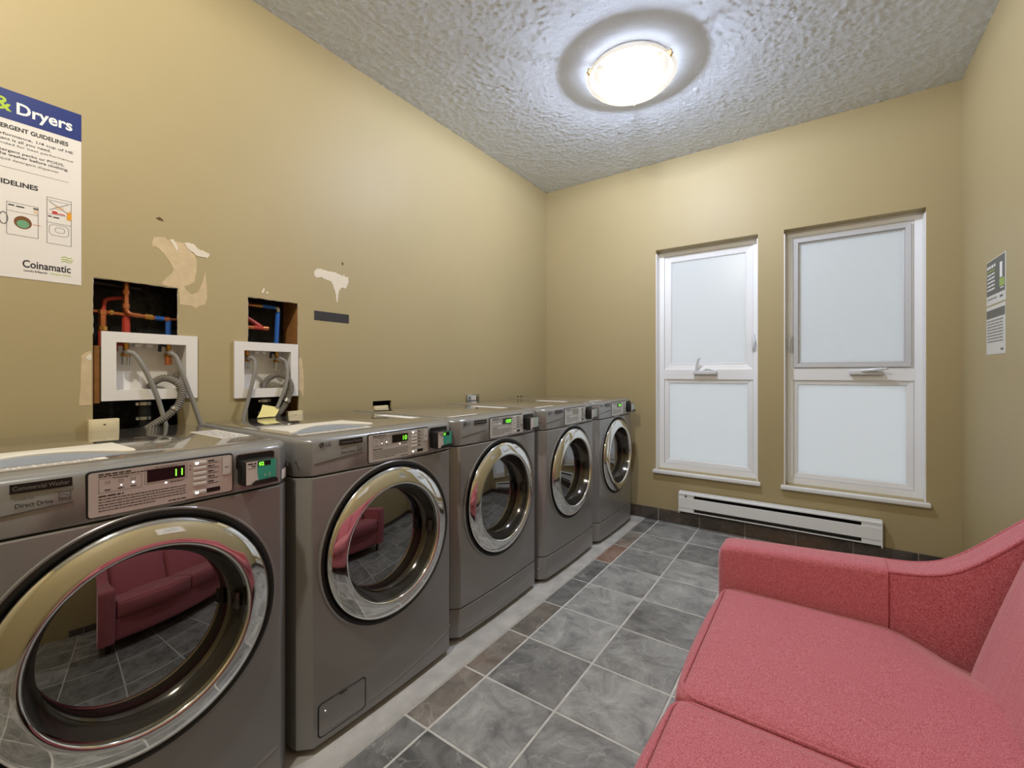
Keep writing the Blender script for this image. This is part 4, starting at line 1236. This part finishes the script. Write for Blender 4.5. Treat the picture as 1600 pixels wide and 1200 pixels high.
# ------------------------------------------------------------------ poster on the left wall
def poster():
    y0, y1, z0, z1 = -0.065, 0.393, 1.502, 2.104
    t = thing('instruction_poster', (XL, (y0 + y1) / 2, z0), 'white laundry instruction poster with blue banner on the wall', 'poster')
    X = XL + 0.0015
    MB().box(XL + 0.0002, X, y0, y1, z0, z1).build('sheet', 'paper', t, smooth=0)
    F = onleft(X)
    A, B = 0.0004, 0.0008
    bn = MB(); flat(bn, F, y0, y1, 2.009, z1, A); bno = bn.build('banner', 'ink_blue', t, smooth=0)
    for word, u, wd in (('Dryers', 0.370, 0.130), ('Washers', 0.180, 0.160)):
        m = MB(); put_text(m, word, F, u, 2.036, 0.036, 'R', width=wd, bold=0.025, lift=B); m.build('banner_lettering', 'ink_white', bno, smooth=0)
    m = MB(); put_text(m, '&', F, 0.230, 2.036, 0.042, 'R', bold=0.02, lift=B); m.build('ampersand', 'ink_lime', bno, smooth=0)
    def line(*a, **k):
        m = MB(); put_text(m, *a, **k); m.build('lettering', 'ink_black', t, smooth=0)
    line('DETERGENT GUIDELINES', F, 0.360, 1.979, 0.0135, 'R', width=0.185, bold=0.03, lift=A)
    line('For best cleaning performance, 1/4 cup of HE', F, 0.372, 1.956, 0.0085, 'R', width=0.30, lift=A, bold=0.01)
    line('detergent is all you need.', F, 0.318, 1.941, 0.0085, 'R', width=0.150, lift=A, bold=0.01)
    line('Use only as recommended for best performance', F, 0.372, 1.927, 0.0070, 'R', width=0.30, lift=A)
    line('When using detergent packs or PODS,', F, 0.350, 1.905, 0.0085, 'R', width=0.24, lift=A, bold=0.01)
    line('place directly into the washer before clothing.', F, 0.360, 1.892, 0.0085, 'R', width=0.27, lift=A, bold=0.015)
    line('Do not put into the liquid detergent dispenser', F, 0.338, 1.877, 0.0070, 'R', width=0.25, lift=A)
    line('GUIDELINES', F, 0.288, 1.800, 0.0150, 'R', width=0.112, bold=0.03, lift=A)
    line('Coinamatic', F, 0.366, 1.540, 0.0240, 'R', width=0.113, bold=0.02, lift=A)
    line('Laundry & Beyond.', F, 0.310, 1.527, 0.0060, 'R', width=0.054, bold=0.02, lift=A)
    m = MB(); put_text(m, 'Always Clean', F, 0.366, 1.527, 0.0060, 'R', width=0.050, bold=0.01, lift=A)
    for zz, w in ((1.590, 0.026), (1.582, 0.030), (1.575, 0.026)):
        m.tube(spline([F(0.343, zz, A), F(0.352, zz + 0.004, A), F(0.361, zz, A), F(0.343 + w, zz + 0.003, A)], 4), 0.0011, 5)
    tag(m.build('logo_waves', 'ink_lime', t, smooth=0), kind='stuff')
    g = MB()
    flat(g, F, 0.02, 0.360, 1.853, 1.8542, A)
    # drawn front loader
    outline(g, F, 0.218, 0.289, 1.640, 1.745, 0.0014, A); flat(g, F, 0.218, 0.289, 1.716, 1.7172, A)
    # drawn dryer with a crossed-out item
    outline(g, F, 0.308, 0.368, 1.632, 1.789, 0.0014, A)
    flat(g, F, 0.308, 0.368, 1.778, 1.7792, A); flat(g, F, 0.308, 0.368, 1.703, 1.7044, A); flat(g, F, 0.308, 0.368, 1.732, 1.7330, A)
    for v in (rrect(0.314, 0.361, 1.662, 1.698, 0.010), rrect(0.328, 0.351, 1.673, 1.690, 0.007)):
        g.tube([F(a, b, A) for a, b in v], 0.0006, 4, closed=True)
    g.tube([F(0.314, 1.775, B), F(0.362, 1.742, B)], 0.0006, 4); g.tube([F(0.314, 1.746, B), F(0.360, 1.776, B)], 0.0006, 4)
    g.tube([F(0.212 + 0.009 * math.cos(i * math.pi / 8), 1.690 + 0.019 * math.sin(i * math.pi / 8), B) for i in range(16)], 0.0012, 4, closed=True)
    tag(g.build('line_drawing', 'ink_grey', t, smooth=0), kind='stuff')
    d = MB(); flat(d, F, 0.222, 0.235, 1.734, 1.7375, B); flat(d, F, 0.239, 0.257, 1.733, 1.7365, B)
    flat(d, F, 0.311, 0.320, 1.7225, 1.7260, B); flat(d, F, 0.323, 0.338, 1.7215, 1.7250, B); flat(d, F, 0.277, 0.288, 1.736, 1.740, B)
    tag(d.build('drawn_slots', 'ink_black', t, smooth=0), kind='stuff')
    e = MB(); e.add([F(0.254 + 0.020 * math.cos(i * math.pi / 10), 1.685 + 0.021 * math.sin(i * math.pi / 10), A) for i in range(20)], [list(range(20))]); e.build('drawn_door', 'ink_brown', t, smooth=0)
    e = MB(); e.add([F(0.254 + 0.014 * math.cos(i * math.pi / 10), 1.680 + 0.013 * math.sin(i * math.pi / 10), B) for i in range(20)], [list(range(20))]); e.build('drawn_laundry', 'ink_green', t, smooth=0)
    e = MB(); flat(e, F, 0.278, 0.288, 1.722, 1.734, B); e.add([F(0.338 + 0.012 * math.cos(i * math.pi / 6), 1.757 + 0.006 * math.sin(i * math.pi / 6), A) for i in range(12)], [list(range(12))]); tag(e.build('drawn_garment', 'ink_tan', t, smooth=0), kind='stuff')
    e = MB(); flat(e, F, 0.321, 0.333, 1.735, 1.744, B); flat(e, F, 0.333, 0.352, 1.736, 1.739, B); flat(e, F, 0.276, 0.294, 1.6838, 1.6850, B); tag(e.build('drawn_brush', 'ink_red', t, smooth=0), kind='stuff')
    e = MB(); e.add([F(a, b, B) for a, b in ((0.356, 1.722), (0.366, 1.722), (0.369, 1.738), (0.364, 1.757), (0.361, 1.746), (0.357, 1.752))], [list(range(6))]); e.build('drawn_flame', 'ink_orange', t, smooth=0)
poster()

# ------------------------------------------------------------------ notices and picture on the right wall
def flyers():
    X = XR - 0.0015; F = onright(X)
    # upper dark flyer: y 2.85..3.125, u = -y
    t = thing('dark_flyer', (XR, 2.99, 1.518), 'dark grey flyer with green print taped above another notice', 'flyer')
    MB().box(X, XR - 0.0002, 2.850, 3.128, 1.520, 1.735).build('sheet', 'flyer_light', t, smooth=0)
    a = MB(); flat(a, F, -3.124, -2.862, 1.565, 1.731, 0.0004); p = a.build('print_panel', 'flyer_dark', t, smooth=0)
    for q in ((-2.935, -2.865, 1.590, 1.625), (-3.115, -3.00, 1.680, 1.686)):
        b = MB(); flat(b, F, *q, 0.0008); b.build('green_print', 'flyer_green', p, smooth=0)
    w = MB()
    dashes(w, F, -3.115, -2.99, 1.695, 0.014, 0.0008, 1.0)
    for i in range(5): dashes(w, F, -3.112, -2.99, 1.662 - 0.018 * i, 0.008, 0.0008, 0.9)
    flat(w, F, -2.93, -2.895, 1.63, 1.70, 0.0008)
    dashes(w, F, -2.92, -2.875, 1.58, 0.006, 0.0008, 0.9)
    tag(w.build('white_print', 'ink_white', p, smooth=0), kind='stuff')
    g = MB(); dashes(g, F, -3.11, -2.96, 1.545, 0.006, 0.0004, 0.9); dashes(g, F, -2.93, -2.88, 1.540, 0.010, 0.0004, 0.9); tag(g.build('grey_print', 'ink_grey', t, smooth=0), kind='stuff')
    t = thing('white_notice', (XR, 2.99, 1.28), 'pale printed notice with dark header taped below the dark flyer', 'notice')
    MB().box(X, XR - 0.0002, 2.856, 3.130, 1.282, 1.512).build('sheet', 'flyer_light', t, smooth=0)
    a = MB(); flat(a, F, -3.126, -2.862, 1.455, 1.495, 0.0004); a.build('header_bar', 'flyer_dark', t, smooth=0)
    g = MB()
    for i in range(8): dashes(g, F, -3.115, -2.875, 1.438 - 0.014 * i, 0.006, 0.0004, 0.95)
    dashes(g, F, -2.92, -2.875, 1.298, 0.010, 0.0004, 0.9)
    tag(g.build('grey_print', 'ink_grey', t, smooth=0), kind='stuff')
flyers()
def picture():
    y0, y1, z0, z1 = 0.95, 1.45, 1.42, 1.80
    t = thing('framed_picture', (XR, 1.2, z0), 'cream framed picture hanging over the sofa', 'picture')
    f = MB()
    o = [(y0, z0), (y1, z0), (y1, z1), (y0, z1)]; w = 0.03
    i = [(y0 + w, z0 + w), (y1 - w, z0 + w), (y1 - w, z1 - w), (y0 + w, z1 - w)]
    vs = [(XR - 0.001, a, b) for a, b in o] + [(XR - 0.024, a, b) for a, b in o] + [(XR - 0.018, a, b) for a, b in i] + [(XR - 0.010, a, b) for a, b in i]
    fs = []
    for k in range(4):
        j = (k + 1) % 4
        fs += [(k, j, 4 + j, 4 + k), (4 + k, 4 + j, 8 + j, 8 + k), (8 + k, 8 + j, 12 + j, 12 + k)]
    f.add(vs, fs).build('frame', 'frame_cream', t, smooth=0)
    MB().box(XR - 0.012, XR - 0.009, y0 + w, y1 - w, z0 + w, z1 - w).build('mount', 'paper', t, smooth=0)
    MB().box(XR - 0.0126, XR - 0.012, y0 + 0.10, y1 - 0.10, z0 + 0.09, z1 - 0.09).build('print', 'picture_print', t, smooth=0)
picture()

# ------------------------------------------------------------------ red two-seat sofa along the right wall
def puff(x0, x1, y0, y1, z0, z1, r, px=(0, 0), py=(0, 0), pz=(0, 0), n=14, lean=0.0, dip=None):
    """upholstered block: rounded box on a fine grid whose faces swell by p*(low side, high side)"""
    bm = bmesh.new()
    bmesh.ops.create_cube(bm, size=2)
    bmesh.ops.subdivide_edges(bm, edges=bm.edges[:], cuts=n, use_grid_fill=True)
    C = Vector(((x0 + x1) / 2, (y0 + y1) / 2, (z0 + z1) / 2)); S = Vector(((x1 - x0) / 2, (y1 - y0) / 2, (z1 - z0) / 2))
    for v in bm.verts:
        u = v.co.copy()
        # tighten the grid towards the edges so the rounding stays smooth
        u = Vector([math.sin(c * math.pi / 2) for c in u])
        p = Vector((u.x * S.x, u.y * S.y, u.z * S.z))
        q = Vector([max(-(S[i] - r), min(S[i] - r, p[i])) for i in range(3)])
        d = p - q
        if d.length > 1e-9:
            # direction from the inner box towards the surface
            m = max(abs(d[i]) for i in range(3))
            p = q + d.normalized() * r if m >= r * 0.999 or d.length > r else p
        bx, by, bz = (1 - u.x ** 2), (1 - u.y ** 2), (1 - u.z ** 2)
        p.x += (px[1] if u.x > 0 else -px[0]) * abs(u.x) ** 3 * math.sqrt(max(0, by)) * math.sqrt(max(0, bz))
        p.y += (py[1] if u.y > 0 else -py[0]) * abs(u.y) ** 3 * math.sqrt(max(0, bx)) * math.sqrt(max(0, bz))
        p.z += (pz[1] if u.z > 0 else -pz[0]) * abs(u.z) ** 3 * math.sqrt(max(0, bx)) * math.sqrt(max(0, by))
        p += C
        p.x += lean * (p.z - z0)
        if dip and u.z > 0:
            sm = lambda q: max(0.0, min(1.0, q)) ** 2 * (3 - 2 * max(0.0, min(1.0, q)))
            dy = (p.y - (y1 - 0.24)) / 0.24 if dip > 0 else ((y0 + 0.24) - p.y) / 0.24
            p.z -= 0.062 * sm((p.x - (x1 - 0.20)) / 0.20) * sm(dy) * u.z
        v.co = p
    return MB().bm(bm)

def sofa():
    t = thing('red_sofa', (0.17, 1.02, 0.0), 'red fabric two seat sofa with swooping arms against the right wall', 'sofa')
    YA, YO = 1.640, 1.752                      # far arm: inner and outer face
    YN, YNO = 0.400, 0.288                     # near arm
    puff(-0.262, 0.60, YNO + 0.02, YO - 0.02, 0.115, 0.335, 0.02, n=6).build('base_frame', 'sofa_fabric', t, smooth=60)
    for x in (-0.22, 0.55):
        for y in (YNO + 0.07, YO - 0.07):
            MB().lathe([(0, 0), (0.016, 0), (0.026, 0.118), (0, 0.118)], lambda a, b, h: (x + a, y + b, h), 16).build('leg', 'sofa_leg', t)
    # back rests
    for y0, y1 in ((YN + 0.004, 1.019), (1.023, YA - 0.004)):
        puff(0.300, 0.45, y0, y1, 0.36, 0.885, 0.050, px=(0.025, 0), pz=(0, 0.01), lean=0.30).build('back_cushion', 'sofa_fabric', t, smooth=60)
    puff(0.455, 0.60, YNO + 0.03, YO - 0.03, 0.12, 0.86, 0.03, n=8).build('back_frame', 'sofa_fabric', t, smooth=60)
    # seat cushions with piping
    for y0, y1, dp in ((YN + 0.006, 1.018, -1), (1.026, YA - 0.006, 1)):
        c = puff(-0.268, 0.335, y0, y1, 0.325, 0.472, 0.022, px=(0.030, 0), py=(0.004, 0.004), pz=(0, 0.016), n=20, dip=dp).build('seat_cushion', 'sofa_fabric', t, smooth=60)
        for zz in (0.467, 0.332):
            path = []
            for a, b in rrect(-0.267, 0.29, y0 + 0.006, y1 - 0.006, 0.045, 6):
                path.append((a, b, zz))
            sm = lambda q: max(0.0, min(1.0, q)) ** 2 * (3 - 2 * max(0.0, min(1.0, q)))
            P2 = []
            for i in range(len(path)):
                p, q = Vector(path[i]), Vector(path[(i + 1) % len(path)])
                k = max(1, int((q - p).length / 0.03))
                for j in range(k):
                    w = p.lerp(q, j / k)
                    if zz > 0.4:
                        w.z -= 0.062 * sm((w.x - 0.135) / 0.20) * sm((w.y - (y1 - 0.24)) / 0.24 if dp > 0 else ((y0 + 0.24) - w.y) / 0.24)
                    P2.append(w)
            MB().tube(P2, 0.0048, 8, closed=True).build('piping', 'sofa_fabric', c)
    # arms
    def ztop(x):
        T_ = [(-0.30, 0.590), (-0.25, 0.600), (0.0, 0.615), (0.155, 0.626), (0.20, 0.629), (0.255, 0.638), (0.305, 0.662), (0.37, 0.722), (0.44, 0.797), (0.50, 0.850), (0.56, 0.882), (0.62, 0.890)]
        for (a, b), (c, d) in zip(T_[:-1], T_[1:]):
            if x <= c: return b + (d - b) * (x - a) / (c - a)
        return T_[-1][1]
    def arm(yi, yo, name, x0, x1, grow, rr, n):
        sg = 1 if yo > yi else -1
        yi2, yo2 = yi - sg * grow, yo + sg * grow
        secs = []
        for i in range(n + 1):
            s = i / n
            x = x0 + (x1 - x0) * s
            # smooth the swoop
            zt = sum(ztop(x + d) for d in (-0.03, -0.015, 0, 0.015, 0.03)) / 5 + grow
            cut = 0.0
            if x - x0 < rr and grow > 0:
                e = rr - (x - x0); cut = rr - math.sqrt(max(0, rr * rr - e * e))
            sec = [(x, yi2 + sg * cut * 0.7, 0.115)]
            w = abs(yo2 - yi2) / 2
            r = min(rr, w * 0.98)
            a0 = yi2 + sg * cut * 0.7; b0 = yo2 - sg * cut * 0.7
            for k in range(7):
                an = math.pi - (math.pi / 2) * k / 6
                sec.append((x, a0 + sg * r + sg * r * math.cos(an), zt - cut - r + r * math.sin(an)))
            for k in range(7):
                an = math.pi / 2 - (math.pi / 2) * k / 6
                sec.append((x, b0 - sg * r + sg * r * math.cos(an), zt - cut - r + r * math.sin(an)))
            sec.append((x, b0, 0.115))
            secs.append(sec)
        m = len(secs[0]); vs = [p for s in secs for p in s]; fs = []
        for i in range(n):
            for k in range(m):
                k2 = (k + 1) % m
                fs.append((i * m + k, i * m + k2, (i + 1) * m + k2, (i + 1) * m + k))
        fs.append(list(range(m))); fs.append([n * m + k for k in range(m)][::-1])
        return MB().add(vs, fs).build(name, 'sofa_fabric', t, smooth=55)
    for yi, yo in ((YA, YO), (YN, YNO)):
        sg = 1 if yo > yi else -1
        w = arm(yi + sg * 0.010, yo, 'arm_wing', 0.10, 0.615, 0.0, 0.010, 50)
        arm(yi + sg * 0.008, yo, 'arm_pad', -0.292, 0.156, 0.006, 0.024, 40)
        for yy in (yi + sg * 0.012, yo - sg * 0.002):
            path = []
            for i in range(41):
                x = 0.156 + (0.615 - 0.156) * i / 40
                zt = sum(ztop(x + d) for d in (-0.03, -0.015, 0, 0.015, 0.03)) / 5
                path.append((x, yy, zt - 0.003))
            MB().tube(path, 0.0046, 8).build('piping', 'sofa_fabric', w)
sofa()
